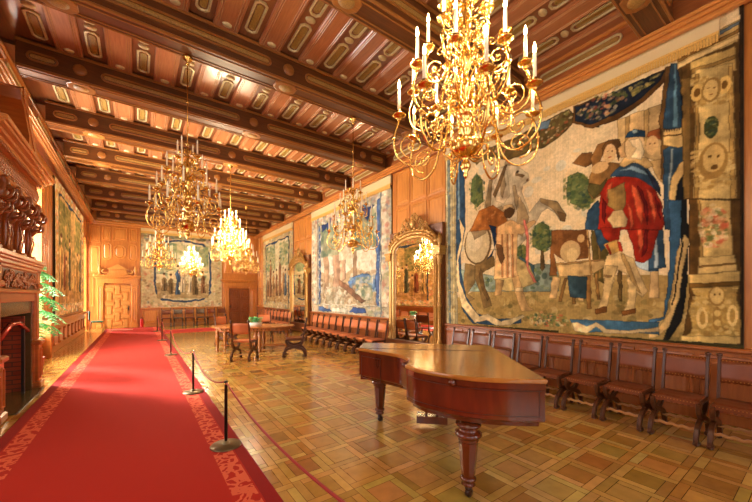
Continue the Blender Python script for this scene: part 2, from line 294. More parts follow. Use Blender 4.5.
BIG=[
('p',(232,208,166),[(-50,1864),(1013,994),(1013,-29),(-50,-217)]),
('d',[(236,214,176),(226,198,156),(206,206,190),(232,200,150)],200,26,[(49,957),(898,899),(898,267),(49,241)]),
('p',(168,140,84),[(49,131),(297,230),(545,240),(898,219),(898,-2),(49,-62)]),
('d',[(178,148,86),(196,168,104),(150,122,66),(128,112,62),(206,182,126)],260,16,[(49,153),(388,235),(898,219),(898,-2),(49,-62)]),
('p',(150,166,150),[(45,308),(284,249),(472,296),(545,279),(545,171),(45,177)]),
('d',[(60,84,52),(98,112,60),(140,140,84),(44,66,60),(120,120,60),(130,150,140)],90,12,[(45,289),(284,238),(472,280),(545,270),(545,181),(45,190)]),
('d',[(120,100,54),(104,92,50),(142,118,66)],150,14,[(67,98),(388,135),(898,153),(898,-2),(49,-62)]),
('p',(214,180,124),[(726,790),(836,789),(839,589),(729,695)]),
('p',(186,150,92),[(747,789),(760,790),(760,682),(747,688)]),
('p',(190,156,98),[(796,787),(809,789),(809,662),(796,667)]),
('p',(96,110,66),[(447,443),(481,456),(514,431),(519,361),(481,347),(442,372)]),
('d',[(60,84,52),(98,112,60),(140,140,84),(44,66,60),(120,120,60)],80,9,[(432,439),(481,462),(528,422),(528,354),(481,334),(432,366)]),
('p',(96,110,66),[(385,374),(404,384),(422,369),(425,322),(404,311),(382,326)]),
('d',[(60,84,52),(98,112,60),(140,140,84),(44,66,60),(120,120,60)],40,9,[(377,371),(404,389),(430,364),(430,317),(404,302),(377,322)]),
('p',(96,110,66),[(368,398),(383,409),(398,394),(400,346),(383,335),(366,350)]),
('d',[(60,84,52),(98,112,60),(140,140,84),(44,66,60),(120,120,60)],20,9,[(362,395),(383,414),(404,389),(404,341),(383,326),(362,346)]),
('p',(96,110,66),[(576,632),(608,643),(640,611),(644,531),(608,519),(571,551)]),
('d',[(60,84,52),(98,112,60),(140,140,84),(44,66,60),(120,120,60)],90,9,[(561,629),(608,651),(653,600),(653,522),(608,504),(561,546)]),
('p',(96,110,66),[(456,459),(484,472),(511,448),(515,379),(484,365),(452,389)]),
('d',[(60,84,52),(98,112,60),(140,140,84),(44,66,60),(120,120,60)],50,9,[(444,455),(484,478),(522,440),(522,372),(484,352),(444,383)]),
('p',(96,110,66),[(153,758),(185,778),(216,737),(220,627),(185,605),(148,645)]),
('d',[(60,84,52),(98,112,60),(140,140,84),(44,66,60),(120,120,60)],60,9,[(139,752),(185,788),(229,723),(229,614),(185,585),(139,637)]),
('p',(96,110,66),[(590,612),(622,625),(653,592),(658,509),(622,495),(585,527)]),
('d',[(60,84,52),(98,112,60),(140,140,84),(44,66,60),(120,120,60)],90,9,[(575,609),(622,632),(666,580),(666,499),(622,480),(575,522)]),
('p',(96,110,66),[(475,415),(493,427),(511,409),(513,358),(493,347),(473,363)]),
('d',[(60,84,52),(98,112,60),(140,140,84),(44,66,60),(120,120,60)],50,9,[(468,412),(493,431),(518,404),(518,353),(493,337),(468,359)]),
('p',(70,100,110),[(388,336),(453,287),(453,235),(394,270)]),
('p',(96,76,44),[(479,347),(490,346),(496,273),(487,259),(477,275)]),
('p',(206,180,120),[(284,232),(383,326),(434,289),(464,211),(351,173),(295,185)]),
('p',(206,192,162),[(337,771),(380,748),(427,699),(434,665),(407,657),(398,628),(414,578),(432,523),(476,573),(538,546),(573,482),(569,453),(549,461),(532,500),(502,525),(481,512),(453,456),(414,406),(373,365),(113,398),(128,484),(219,500),(229,642),(252,730),(292,764)]),
('p',(170,148,110),[(387,614),(414,556),(432,502),(403,422),(373,442),(381,528)]),
('p',(226,210,178),[(299,746),(337,748),(351,624),(322,587),(284,612),(271,693)]),
('p',(150,126,86),[(478,575),(540,542),(573,479),(569,453),(553,460),(528,511),(476,559)]),
('p',(120,96,64),[(373,718),(414,695),(403,687),(373,706)]),
('e',(70,54,40),[(381,721),(6,6)]),
('e',(110,86,60),[(424,669),(6,7)]),
('p',(176,156,120),[(322,774),(337,805),(353,757)]),
('p',(112,86,52),[(540,505),(573,482),(569,453),(549,461)]),
('p',(150,130,96),[(252,722),(268,725),(258,603),(239,544),(229,610)]),
('p',(130,104,62),[(172,336),(272,349),(284,301),(217,271),(223,211),(254,150),(266,104),(223,90),(198,175),(172,237)]),
('p',(108,84,48),[(204,296),(217,271),(226,204),(255,145),(241,127),(206,193),(193,260)]),
('p',(160,132,84),[(117,328),(172,311),(172,224),(131,163),(172,138),(131,119),(103,176)]),
('e',(110,88,56),[(189,417),(75,105)]),
('e',(208,190,152),[(187,419),(67,97)]),
('e',(224,208,172),[(171,447),(45,64)]),
('p',(166,146,112),[(308,740),(323,741),(332,674),(314,619),(305,637)]),
('p',(166,146,112),[(361,665),(373,665),(387,599),(378,543),(367,590)]),
('p',(166,146,112),[(149,497),(219,497),(236,545),(249,526),(236,465),(167,444)]),
('p',(166,146,112),[(284,581),(314,585),(335,523),(359,459),(344,452),(308,529)]),
('p',(120,96,64),[(323,768),(338,768),(308,682),(278,629),(268,647)]),
('p',(176,110,52),[(194,586),(268,597),(322,549),(341,492),(284,438),(260,477),(142,491)]),
('d',[(200,140,76),(150,88,40),(214,160,100)],30,7,[(194,586),(268,597),(322,549),(341,492),(284,438),(260,477),(142,491)]),
('p',(34,54,90),[(248,506),(266,455),(278,384),(236,329),(266,350),(284,406),(284,487)]),
('p',(226,184,128),[(290,486),(351,508),(404,475),(453,487),(463,474),(404,432),(383,435),(379,282),(385,240),(274,232),(284,394)]),
('p',(196,134,88),[(309,448),(316,447),(320,242),(309,240)]),
('p',(196,134,88),[(334,444),(340,443),(345,240),(334,239)]),
('p',(196,134,88),[(358,440),(364,439),(368,239),(358,237)]),
('p',(240,206,160),[(343,442),(351,441),(358,244),(347,240)]),
('p',(120,84,50),[(284,406),(311,396),(325,332),(309,302),(290,347)]),
('p',(196,158,104),[(357,240),(388,247),(404,172),(429,106),(455,90),(399,83),(373,162)]),
('p',(188,150,98),[(281,232),(320,230),(309,160),(279,151)]),
('p',(226,200,150),[(371,189),(404,194),(406,177),(373,171)]),
('e',(84,60,38),[(346,544),(24,29)]),
('p',(222,190,140),[(314,558),(323,583),(359,580),(373,550),(347,565)]),
('p',(222,128,112),[(404,497),(414,495),(430,428),(428,279),(464,211),(449,212),(416,290),(418,408)]),
('p',(128,82,42),[(520,430),(638,409),(649,352),(641,297),(567,293),(529,329),(540,236),(511,238)]),
('d',[(150,100,54),(108,66,32),(140,90,44)],30,8,[(520,430),(638,409),(641,297),(567,295),(525,329)]),
('e',(204,172,120),[(584,332),(34,44)]),
('e',(226,196,140),[(591,317),(18,29)]),
('e',(110,70,36),[(614,394),(20,20)]),
('e',(206,168,112),[(619,378),(11,16)]),
('p',(96,82,40),[(649,407),(698,380),(703,309),(689,199),(658,223)]),
('p',(140,112,56),[(667,386),(678,382),(682,221),(674,217)]),
('p',(212,176,118),[(531,289),(689,292),(696,265),(646,230),(550,232)]),
('p',(176,136,80),[(531,289),(689,292),(689,285),(533,279)]),
('p',(142,104,54),[(563,227),(575,227),(555,129),(542,129)]),
('p',(142,104,54),[(583,226),(599,225),(604,119),(591,119)]),
('p',(142,104,54),[(634,233),(649,232),(652,103),(638,103)]),
('p',(142,104,54),[(660,236),(670,240),(678,140),(667,140)]),
('p',(196,150,90),[(635,410),(641,409),(654,212),(648,212)]),
('p',(206,170,116),[(523,237),(552,228),(535,141),(510,143)]),
('p',(200,166,110),[(601,225),(624,229),(628,129),(610,134)]),
('p',(98,76,40),[(728,254),(741,253),(741,132),(732,132)]),
('p',(52,74,84),[(575,236),(638,227),(635,140),(583,149)]),
('p',(140,102,54),[(639,561),(645,609),(670,665),(740,625),(708,579),(678,530),(655,522)]),
('p',(92,84,44),[(639,561),(645,589),(678,569),(700,591),(689,547),(658,526)]),
('p',(132,90,46),[(592,683),(621,713),(653,702),(661,664),(632,652)]),
('p',(150,106,56),[(648,678),(670,724),(700,726),(693,690),(670,641),(655,636)]),
('p',(96,66,34),[(682,705),(700,728),(733,719),(740,681),(729,638),(722,688),(700,711),(691,657)]),
('e',(222,186,134),[(706,677),(18,34)]),
('e',(96,64,40),[(700,687),(3,2)]),
('e',(96,64,40),[(713,682),(2,3)]),
('e',(176,90,60),[(706,662),(5,3)]),
('e',(214,176,122),[(677,635),(26,21)]),
('p',(160,90,46),[(800,692),(806,709),(833,711),(837,668),(815,694)]),
('e',(218,180,126),[(816,660),(15,33)]),
('p',(196,160,104),[(809,609),(836,607),(842,519),(827,550)]),
('e',(96,64,40),[(811,667),(2,2)]),
('e',(96,64,40),[(822,665),(2,3)]),
('p',(206,172,120),[(813,239),(832,238),(832,146),(807,145)]),
('p',(176,196,206),[(769,267),(797,306),(832,358),(832,236),(814,234),(791,244)]),
('p',(48,74,98),[(805,321),(832,358),(832,236),(809,238)]),
('p',(48,74,98),[(808,458),(838,430),(847,247),(808,241)]),
('p',(176,196,206),[(819,434),(825,433),(831,248),(822,245)]),
('p',(48,74,98),[(630,410),(640,486),(672,517),(685,460),(682,401)]),
('p',(48,74,98),[(660,405),(698,398),(708,352),(682,318),(667,358)]),
('p',(150,38,22),[(672,403),(678,540),(700,582),(736,589),(783,568),(821,517),(839,460),(844,390),(839,372)]),
('p',(150,38,22),[(677,411),(738,399),(732,353),(708,343),(688,373)]),
('p',(150,38,22),[(728,393),(832,374),(825,335),(814,280),(797,265),(774,274),(770,326),(751,388)]),
('p',(212,92,56),[(764,543),(778,530),(796,453),(790,392),(778,439)]),
('p',(212,92,56),[(803,518),(815,501),(827,428),(821,395)]),
('p',(212,92,56),[(700,563),(715,568),(708,541),(693,497)]),
('p',(212,92,56),[(754,482),(764,461),(770,405),(761,388)]),
('p',(104,20,18),[(778,539),(793,516),(809,441),(803,389),(796,462)]),
('p',(104,20,18),[(821,491),(833,461),(837,400),(830,427)]),
('p',(104,20,18),[(685,519),(697,496),(693,420),(682,442)]),
('p',(212,92,56),[(779,383),(791,381),(797,331),(785,299)]),
('p',(104,20,18),[(797,380),(806,378),(806,313),(791,282)]),
('p',(46,70,94),[(706,591),(736,625),(770,621),(803,595),(830,532),(838,481),(815,522),(778,564),(736,583)]),
('p',(128,160,180),[(729,604),(764,611),(796,585),(815,554),(790,576),(757,599)]),
('p',(30,40,60),[(796,594),(830,530),(837,485),(821,517)]),
('p',(212,176,116),[(731,627),(745,646),(803,627),(820,586),(803,586),(770,623),(743,613)]),
('e',(222,190,140),[(770,672),(28,43)]),
('p',(236,214,170),[(754,703),(787,698),(798,649),(790,620),(764,639),(778,665)]),
('p',(210,170,116),[(729,685),(747,706),(747,669),(752,644),(735,649)]),
('p',(36,66,96),[(745,716),(754,732),(774,734),(800,717),(798,695),(770,709)]),
('p',(150,180,190),[(766,732),(778,732),(782,720),(770,720)]),
('p',(150,120,66),[(700,543),(747,558),(752,482),(736,449),(700,486)]),
('p',(222,190,134),[(700,438),(715,463),(740,462),(754,426),(750,398),(715,402)]),
('p',(206,160,84),[(688,346),(728,358),(745,312),(708,299)]),
('p',(170,50,30),[(695,343),(702,346),(712,304),(707,301)]),
('p',(170,50,30),[(728,353),(738,346),(745,312),(735,308)]),
('p',(214,184,130),[(688,266),(698,302),(735,315),(770,284),(797,199),(807,168),(791,148),(768,175),(755,226),(728,249),(719,202),(702,185),(688,199)]),
('p',(176,142,88),[(735,305),(748,303),(773,217),(791,158),(775,175),(754,235)]),
('p',(216,184,126),[(692,265),(730,262),(716,202),(702,127),(693,92),(662,86),(684,158),(691,221)]),
('p',(216,184,126),[(753,226),(780,183),(774,112),(777,95),(740,83),(756,141)]),
('p',(166,128,76),[(689,234),(715,228),(712,220),(688,225)]),
('p',(120,76,36),[(661,104),(698,116),(698,92),(662,84)]),
('p',(120,76,36),[(738,98),(776,112),(777,93),(741,81)]),
('p',(112,92,50),[(181,825),(202,831),(271,827),(337,790),(414,790),(490,787),(551,805),(590,836),(601,866),(582,904),(490,899),(373,882),(219,885),(149,877)]),
('d',[(226,196,150),(206,140,96),(190,90,60),(232,214,176),(120,120,62),(90,100,50)],160,8,[(181,838),(271,839),(337,802),(414,799),(490,796),(547,812),(586,840),(593,871),(582,899),(490,894),(373,877),(219,879),(149,870)]),
('p',(120,150,176),[(463,901),(517,895),(505,863),(450,874)]),
('p',(92,62,30),[(593,908),(675,907),(675,784),(629,810),(598,854)]),
('p',(28,36,50),[(597,902),(675,900),(675,796),(629,820),(605,854)]),
('p',(92,62,30),[(593,885),(846,899),(848,863),(802,817),(728,791),(656,789),(590,844)]),
('p',(28,36,50),[(599,887),(698,899),(845,895),(836,870),(789,830),(714,812),(651,808),(599,847)]),
('d',[(226,196,150),(206,140,96),(190,90,60),(232,214,176),(120,120,62),(90,100,50)],110,8,[(602,874),(656,918),(738,909),(757,860),(748,829),(677,812),(622,841)]),
('d',[(160,146,80),(190,172,104),(120,116,60)],50,7,[(755,889),(838,894),(828,871),(768,849)]),
('p',(92,66,34),[(845,907),(893,888),(898,613),(893,521),(836,539),(836,661),(832,735)]),
('p',(44,68,90),[(857,910),(873,900),(890,684),(840,707)]),
('p',(96,136,160),[(865,903),(870,900),(875,696),(862,702)]),
('p',(20,36,56),[(878,828),(890,686),(881,691)]),
('p',(44,68,90),[(856,641),(892,626),(891,570),(874,543),(860,488),(860,429),(874,366),(843,371),(841,632)]),
('p',(150,170,176),[(858,633),(864,631),(859,539),(851,457),(853,516)]),
('p',(22,24,28),[(892,552),(871,527),(864,454),(881,375),(893,368)]),
('p',(214,180,116),[(891,585),(874,576),(860,539),(853,482),(862,420),(875,366),(885,364),(869,452),(872,510),(892,554)]),
('p',(214,180,116),[(839,703),(893,688),(895,626),(874,628),(841,651)]),
('p',(120,84,40),[(841,683),(893,670),(893,665),(841,678)]),
('p',(70,60,50),[(843,704),(845,704),(845,695),(843,696)]),
('p',(70,60,50),[(849,703),(851,702),(851,693),(849,694)]),
('p',(70,60,50),[(855,701),(856,700),(856,691),(855,692)]),
('p',(70,60,50),[(860,699),(862,698),(862,690),(860,691)]),
('p',(70,60,50),[(866,697),(868,696),(868,688),(866,689)]),
('p',(70,60,50),[(872,695),(873,695),(873,686),(872,687)]),
('p',(70,60,50),[(877,694),(879,693),(879,685),(877,685)]),
('p',(70,60,50),[(883,692),(885,691),(885,683),(883,684)]),
('p',(70,60,50),[(888,690),(890,689),(890,681),(888,682)]),
('p',(60,98,132),[(854,468),(881,461),(881,359),(870,257),(857,154),(845,78),(808,54),(808,70),(841,84),(856,259)]),
('p',(26,26,26),[(881,410),(897,376),(894,195),(881,72),(854,8),(838,-5),(875,154),(878,257)]),
('p',(216,182,120),[(887,349),(898,331),(885,236),(875,134),(854,50),(823,13),(808,9),(808,43),(831,48),(854,102),(864,196),(872,298)]),
('p',(50,40,30),[(882,328),(885,323),(872,195),(864,123),(861,123),(870,206)]),
('p',(84,60,28),[(880,924),(994,901),(996,663),(1004,428),(886,459)]),
('p',(84,60,28),[(897,457),(1003,429),(1003,-6),(881,1),(897,154)]),
('p',(190,160,96),[(901,885),(985,878),(989,805),(901,835)]),
('p',(150,118,62),[(901,862),(988,853),(988,841),(901,847)]),
('p',(202,174,112),[(910,855),(982,833),(989,435),(906,457)]),
('p',(160,128,70),[(910,842),(919,839),(918,454),(908,456)]),
('p',(170,138,78),[(972,828),(982,824),(988,435),(977,438)]),
('p',(128,100,52),[(880,848),(901,840),(900,458),(886,462)]),
('d',[(204,172,104),(222,196,132),(170,136,70),(140,106,50),(212,184,120)],130,8,[(900,836),(979,806),(984,716),(903,740)]),
('e',(226,188,110),[(914,783),(14,27)]),
('e',(120,84,36),[(914,783),(7,13)]),
('e',(226,188,110),[(966,778),(13,26)]),
('e',(120,84,36),[(966,778),(6,13)]),
('e',(150,118,62),[(941,777),(19,37)]),
('e',(214,182,116),[(940,777),(14,31)]),
('e',(100,70,34),[(936,785),(3,2)]),
('e',(100,70,34),[(947,780),(3,2)]),
('e',(140,96,50),[(941,762),(4,2)]),
('e',(60,64,34),[(941,663),(14,34)]),
('d',[(60,84,52),(98,112,60),(140,140,84),(44,66,60),(120,120,60)],30,5,[(930,695),(952,685),(955,641),(941,632),(929,653)]),
('d',[(204,172,104),(222,196,132),(170,136,70),(140,106,50),(212,184,120)],160,8,[(901,609),(982,588),(987,505),(974,468),(910,481),(900,534)]),
('e',(156,122,64),[(945,560),(28,55)]),
('e',(200,168,104),[(946,567),(21,41)]),
('e',(96,70,30),[(939,575),(4,4)]),
('e',(96,70,30),[(955,571),(3,4)]),
('e',(104,74,34),[(947,540),(7,7)]),
('p',(204,174,110),[(914,452),(977,435),(982,243),(920,245)]),
('p',(160,128,70),[(914,452),(921,450),(928,247),(920,245)]),
('d',[(226,196,150),(206,140,96),(190,90,60),(232,214,176),(120,120,62),(90,100,50)],150,9,[(917,412),(945,434),(972,399),(975,323),(957,297),(926,302),(914,363)]),
('p',(212,182,118),[(917,273),(985,273),(989,224),(914,222)]),
('p',(140,106,54),[(917,248),(987,249),(987,243),(917,241)]),
('p',(206,176,110),[(895,220),(994,224),(995,189),(897,182)]),
('p',(110,80,36),[(897,192),(995,198),(995,184),(897,178)]),
('p',(186,154,86),[(901,178),(995,185),(987,154),(994,126),(997,62),(998,18),(881,5),(904,54),(893,109),(910,149)]),
('d',[(204,172,104),(222,196,132),(170,136,70),(140,106,50),(212,184,120)],160,7,[(907,169),(990,177),(991,62),(995,25),(891,14),(904,54),(897,109)]),
('e',(150,118,62),[(952,152),(16,30)]),
('e',(206,176,112),[(952,154),(13,25)]),
('e',(100,72,32),[(948,158),(2,3)]),
('e',(100,72,32),[(958,159),(2,3)]),
('e',(150,118,62),[(952,85),(9,36)]),
('e',(206,176,108),[(953,101),(7,10)]),
('e',(206,176,108),[(953,72),(7,10)]),
('e',(226,196,130),[(923,85),(12,33)]),
('e',(170,136,72),[(924,85),(6,21)]),
('e',(226,196,130),[(981,96),(10,32)]),
('e',(170,136,72),[(981,96),(5,20)]),
('p',(206,176,110),[(881,26),(998,39),(999,14),(879,-1)]),
('p',(200,170,106),[(872,889),(991,887),(994,948),(942,949),(872,947)]),
('p',(96,110,120),[(942,944),(996,945),(996,934),(942,931)]),
('p',(140,106,54),[(872,918),(994,923),(994,912),(872,903)]),
('p',(226,196,136),[(872,901),(994,908),(994,894),(872,882)]),
('p',(50,36,22),[(993,1011),(1027,984),(1027,-27),(996,-32)]),
('p',(190,178,140),[(-8,1260),(62,1222),(74,-6),(8,-11)]),
('p',(130,142,140),[(4,1253),(20,1245),(35,-9),(20,-10)]),
('p',(214,196,146),[(35,1237),(48,1230),(60,-7),(45,-8)]),
('d',[(204,172,104),(222,196,132),(170,136,70),(140,106,50),(212,184,120),(120,136,140)],14,6,[(-2,852),(65,829),(68,791),(1,813)]),
('d',[(204,172,104),(222,196,132),(170,136,70),(140,106,50),(212,184,120),(120,136,140)],14,6,[(-2,757),(65,738),(68,700),(1,719)]),
('d',[(204,172,104),(222,196,132),(170,136,70),(140,106,50),(212,184,120),(120,136,140)],14,6,[(-2,663),(65,646),(68,609),(1,624)]),
('d',[(204,172,104),(222,196,132),(170,136,70),(140,106,50),(212,184,120),(120,136,140)],14,6,[(-2,569),(65,555),(68,518),(1,530)]),
('d',[(204,172,104),(222,196,132),(170,136,70),(140,106,50),(212,184,120),(120,136,140)],14,6,[(-2,474),(65,463),(68,427),(1,436)]),
('d',[(204,172,104),(222,196,132),(170,136,70),(140,106,50),(212,184,120),(120,136,140)],14,6,[(-2,380),(65,372),(68,335),(1,341)]),
('d',[(204,172,104),(222,196,132),(170,136,70),(140,106,50),(212,184,120),(120,136,140)],14,6,[(-2,285),(65,281),(68,244),(1,247)]),
('d',[(204,172,104),(222,196,132),(170,136,70),(140,106,50),(212,184,120),(120,136,140)],14,6,[(-2,191),(65,189),(68,153),(1,153)]),
('d',[(204,172,104),(222,196,132),(170,136,70),(140,106,50),(212,184,120),(120,136,140)],14,6,[(-2,96),(65,98),(68,62),(1,59)]),
('p',(48,72,98),[(65,907),(114,889),(120,506),(92,382),(95,279),(123,150),(185,62),(295,44),(399,53),(399,29),(295,10),(158,11),(103,73),(71,202),(62,386)]),
('p',(120,150,170),[(74,878),(86,874),(89,563),(74,566)]),
('p',(220,196,150),[(82,577),(114,512),(103,432),(77,345),(86,228),(128,125),(195,50),(242,67),(309,32),(404,68),(414,60),(351,17),(284,11),(236,34),(172,15),(96,99),(65,229),(68,372),(95,459)]),
('p',(70,62,34),[(14,0),(545,11),(545,-5),(14,-19)]),
('p',(70,62,34),[(545,0),(1010,13),(1010,-7),(545,-29)]),
('p',(70,110,140),[(583,61),(832,65),(832,25),(682,18),(638,10),(599,25)]),
('p',(222,196,148),[(590,46),(611,51),(638,34),(665,55),(695,32),(760,31),(832,51),(832,35),(760,19),(688,15),(665,37),(638,8),(599,14)]),
('d',[(226,196,150),(206,140,96),(190,90,60),(232,214,176),(120,120,62),(90,100,50),(60,84,52),(98,112,60),(140,140,84),(44,66,60),(120,120,60)],80,8,[(414,65),(481,89),(545,72),(545,32),(453,20)]),
('d',[(226,196,150),(206,140,96),(190,90,60),(232,214,176),(120,120,62),(90,100,50),(60,84,52),(98,112,60),(140,140,84),(44,66,60),(120,120,60)],90,8,[(470,76),(525,84),(579,72),(579,33),(507,22),(470,24)])]
# ------------------------------------------------------------------ room dimensions
XL,XR,YN,YE=-2.05,6.2,-3.6,21.5
ZB=5.41; ZC=5.84; BW=.35
BY=[7.76+2.155*n for n in range(-5,6)]+[20.7]
BY=[y for y in BY if y<YE-.4]

# floor: parquet squares framed by pinwheel strips
def make_floor():
    p=.4;w=.19
    vs=[];fs=[];cs=[]
    pal=[(184,138,62),(198,152,74),(168,120,50),(204,160,84),(190,144,68)]
    pald=[(170,122,54),(180,132,62),(160,110,46),(186,138,68)]
    x0,y0=XL-.45,YN-.4
    g=.0022
    def quad(ax,ay,bx,by,c):
        k=len(vs);vs.extend([(ax+g,ay+g,0),(bx-g,ay+g,0),(bx-g,by-g,0),(ax+g,by-g,0)]);fs.append((k,k+1,k+2,k+3))
        cs.append(c)
    nx=int((XR+.6-x0)/p)+1;ny=int((YE+.6-y0)/p)+1
    for i in range(nx):
        for j in range(ny):
            X=x0+i*p;Y=y0+j*p;u=w*p
            L=lambda pl:tuple(a*random.uniform(.86,1.08) for a in lin(random.choice(pl)))
            quad(X,Y,X+p-u,Y+u,L(pal));quad(X+p-u,Y,X+p,Y+p-u,L(pal));quad(X+u,Y+p-u,X+p,Y+p,L(pal));quad(X,Y+u,X+u,Y+p,L(pal))
            n=1;base=L(pald)
            for k in range(n):
                c=tuple(a*random.uniform(.94,1.06) for a in base)
                if (i+j)%2:quad(X+u,Y+u+(p-2*u)*k/n,X+p-u,Y+u+(p-2*u)*(k+1)/n,c)
                else:quad(X+u+(p-2*u)*k/n,Y+u,X+u+(p-2*u)*(k+1)/n,Y+p-u,c)
    k=len(vs);vs.extend([(x0,y0,-.003),(x0+nx*p,y0,-.003),(x0+nx*p,y0+ny*p,-.003),(x0,y0+ny*p,-.003)]);fs.append((k,k+1,k+2,k+3));cs.append(lin((96,56,24)))
    b=len(vs);vs.extend([(x,y,z) for z in(-.3,-.003) for x,y in((x0,y0),(x0+nx*p,y0),(x0+nx*p,y0+ny*p),(x0,y0+ny*p))])
    for a in range(4):fs.append((b+a,b+(a+1)%4,b+4+(a+1)%4,b+4+a));cs.append(lin((60,32,14)))
    fs.append((b+3,b+2,b+1,b));cs.append(lin((60,32,14)))
    me=bpy.data.meshes.new('floor');me.from_pydata(vs,[],fs)
    a=me.color_attributes.new('Col','FLOAT_COLOR','CORNER');arr=[]
    for f,c in zip(fs,cs):arr+=[*c,1]*len(f)
    a.data.foreach_set('color',arr);me.materials.append(attrmat('oak_parquet',.22,.5,.06,.4,.3,(1,1,1)))
    o=bpy.data.objects.new('floor',me);col.objects.link(o);tag(o,kind='structure')
make_floor()

# red carpet runner and cross strip
cx=(-1.29+.945)/2
def rug(name,lab,loc,rz,hw,hl,grp=None,z=.012):
    t=MB();t.box(-hw,hw,-hl,hl,0,z,.005)
    return t.build(name,M['carpet'],None,loc,(0,0,rz),label=lab,cat='carpet')
rug('carpet_runner','long red carpet runner with pink scroll borders leading to the far door',(cx,8.9,0.0005),0,1.1175,12.2)
rug('cross_carpet','red carpet strip running sideways in front of the far chairs',((.96+4.75)/2,18.0,0.0005),PI/2,.95,1.89)
t=MB();t.box(-.42,.42,-.3,.3,0,.012,.004);t.build('doormat',plain('pale_doormat',(196,120,92),.9,noise=.2,nscale=40),None,(-.62,20.1,.0135),label='small pale mat on the red carpet before the far left door',cat='mat')

# ceiling
sl=MB();sl.box(XL-.5,XR+.5,YN-.4,YE+.4,ZC+.12,ZC+.3)
ceil=sl.build('ceiling',M['recess'],kind='structure')
XC=2.15;PER=.69
frC=lambda z:(V((0,0,z)),V((1,0,0)),V((0,1,0)),V((0,0,-1)))
gridy=[YN-.3]+BY+[YE+.1]
for n in range(len(gridy)-1):
    y0=gridy[n]+(BW if n else 0);y1=gridy[n+1];ym=(y0+y1)/2;hl=(y1-y0)/2
    if hl<.15:continue
    pk=MB();ml=MB();rg=MB();ri=MB();kn=MB()
    for k in range(-6,7):
        xc=XC+PER*k
        if -1.75<xc<6.15:
            fr=frC(ZC+.055)
            if hl>.7:
                for s in(-1,1):
                    rg.relief(fr,xc,ym+s*(hl-.46),.1,.34,'oct',[(0,-.01),(.004,.022),(.03,.026),(.04,.004)],False)
                    ri.relief(fr,xc,ym+s*(hl-.46),.052,.27,'stad',[(0,-.01),(.005,.015),(.02,.018),(.025,.006)])
                rg.relief(fr,xc,ym,.085,.06,'ell',[(0,-.01),(.01,.02),(.04,.03)])
        xp=XC+PER*(k+.5)
        if -1.6<xp<6.05:
            pk.box(xp-.18,xp+.18,y0,y1,ZC,ZC+.1,.012)
            for q in(-.14,-.11,.11,.14):ml.box(xp+q-.007,xp+q+.007,y0+.05,y1-.05,ZC-.014,ZC+.01,.004)
            fr=frC(ZC)
            if hl>.5:
                for s in(-1,1):kn.relief(fr,xp,ym+s*(hl-.13),.075,.05,'ell',[(0,-.005),(.01,.02),(.03,.028),(.05,.022)])
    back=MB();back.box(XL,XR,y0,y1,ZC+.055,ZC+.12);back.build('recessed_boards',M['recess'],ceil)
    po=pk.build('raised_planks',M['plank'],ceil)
    if ml.v:ml.build('plank_mouldings',M['moul'],po)
    if rg.v:rg.build('carved_cartouches',M['orn'],ceil);ri.build('cartouche_fill',M['ornin'],ceil)
    if kn.v:kn.build('oval_bosses',M['orn'],ceil)
for y in BY:
    b=MB();b.box(-1.62,5.98,y,y+BW,ZB,ZC+.05,.012)
    bm_=b.build('beam',M['beam'],ceil)
    e=MB()
    for yy in(y-.018,y+BW-.012):
        e.box(-1.62,5.98,yy,yy+.03,ZB-.012,ZB+.035,.008);e.box(-1.62,5.98,yy-.004 if yy<y+.1 else yy+.012,(yy+.018) if yy<y+.1 else yy+.034,ZC-.03,ZC+.02,.006)
    e.box(-1.62,5.98,y+.06,y+.075,ZB-.012,ZB+.02);e.box(-1.62,5.98,y+BW-.075,y+BW-.06,ZB-.012,ZB+.02)
    e.build('edge_moulding',M['beamedge'],bm_)
    r=MB();fr=(V((0,y,0)),V((1,0,0)),V((0,0,1)),V((0,-1,0)));zc=(ZB+ZC)/2
    o_=MB()
    spans=[(-1.5,-1.1),(-.55,1.85),(2.45,4.85),(5.42,5.86)]
    for a,b2 in spans:
        r.relief(fr,(a+b2)/2,zc,(b2-a)/2,.085,'stad',[(0,-.01),(.008,.018),(.028,.022),(.038,.003)],False,8)
        o_.relief(fr,(a+b2)/2,zc,(b2-a)/2-.045,.036,'stad',[(0,-.01),(.006,.012),(.02,.016)],True,8)
    for a in(-.83,2.15,5.14):
        r.relief(fr,a,zc,.1,.1,'ell',[(0,-.01),(.008,.022),(.03,.024),(.05,.034)])
        r.relief(frC(ZB),a,y+BW/2,.2,.15,'oct',[(0,-.005),(.006,.018),(.02,.022)])
        o_.relief(frC(ZB),a,y+BW/2,.12,.1,'ell',[(0,.01),(.01,.03),(.05,.045)])
    r.build('oval_moulding',M['beamedge'],bm_);o_.build('rope_carving',M['rope'],bm_)

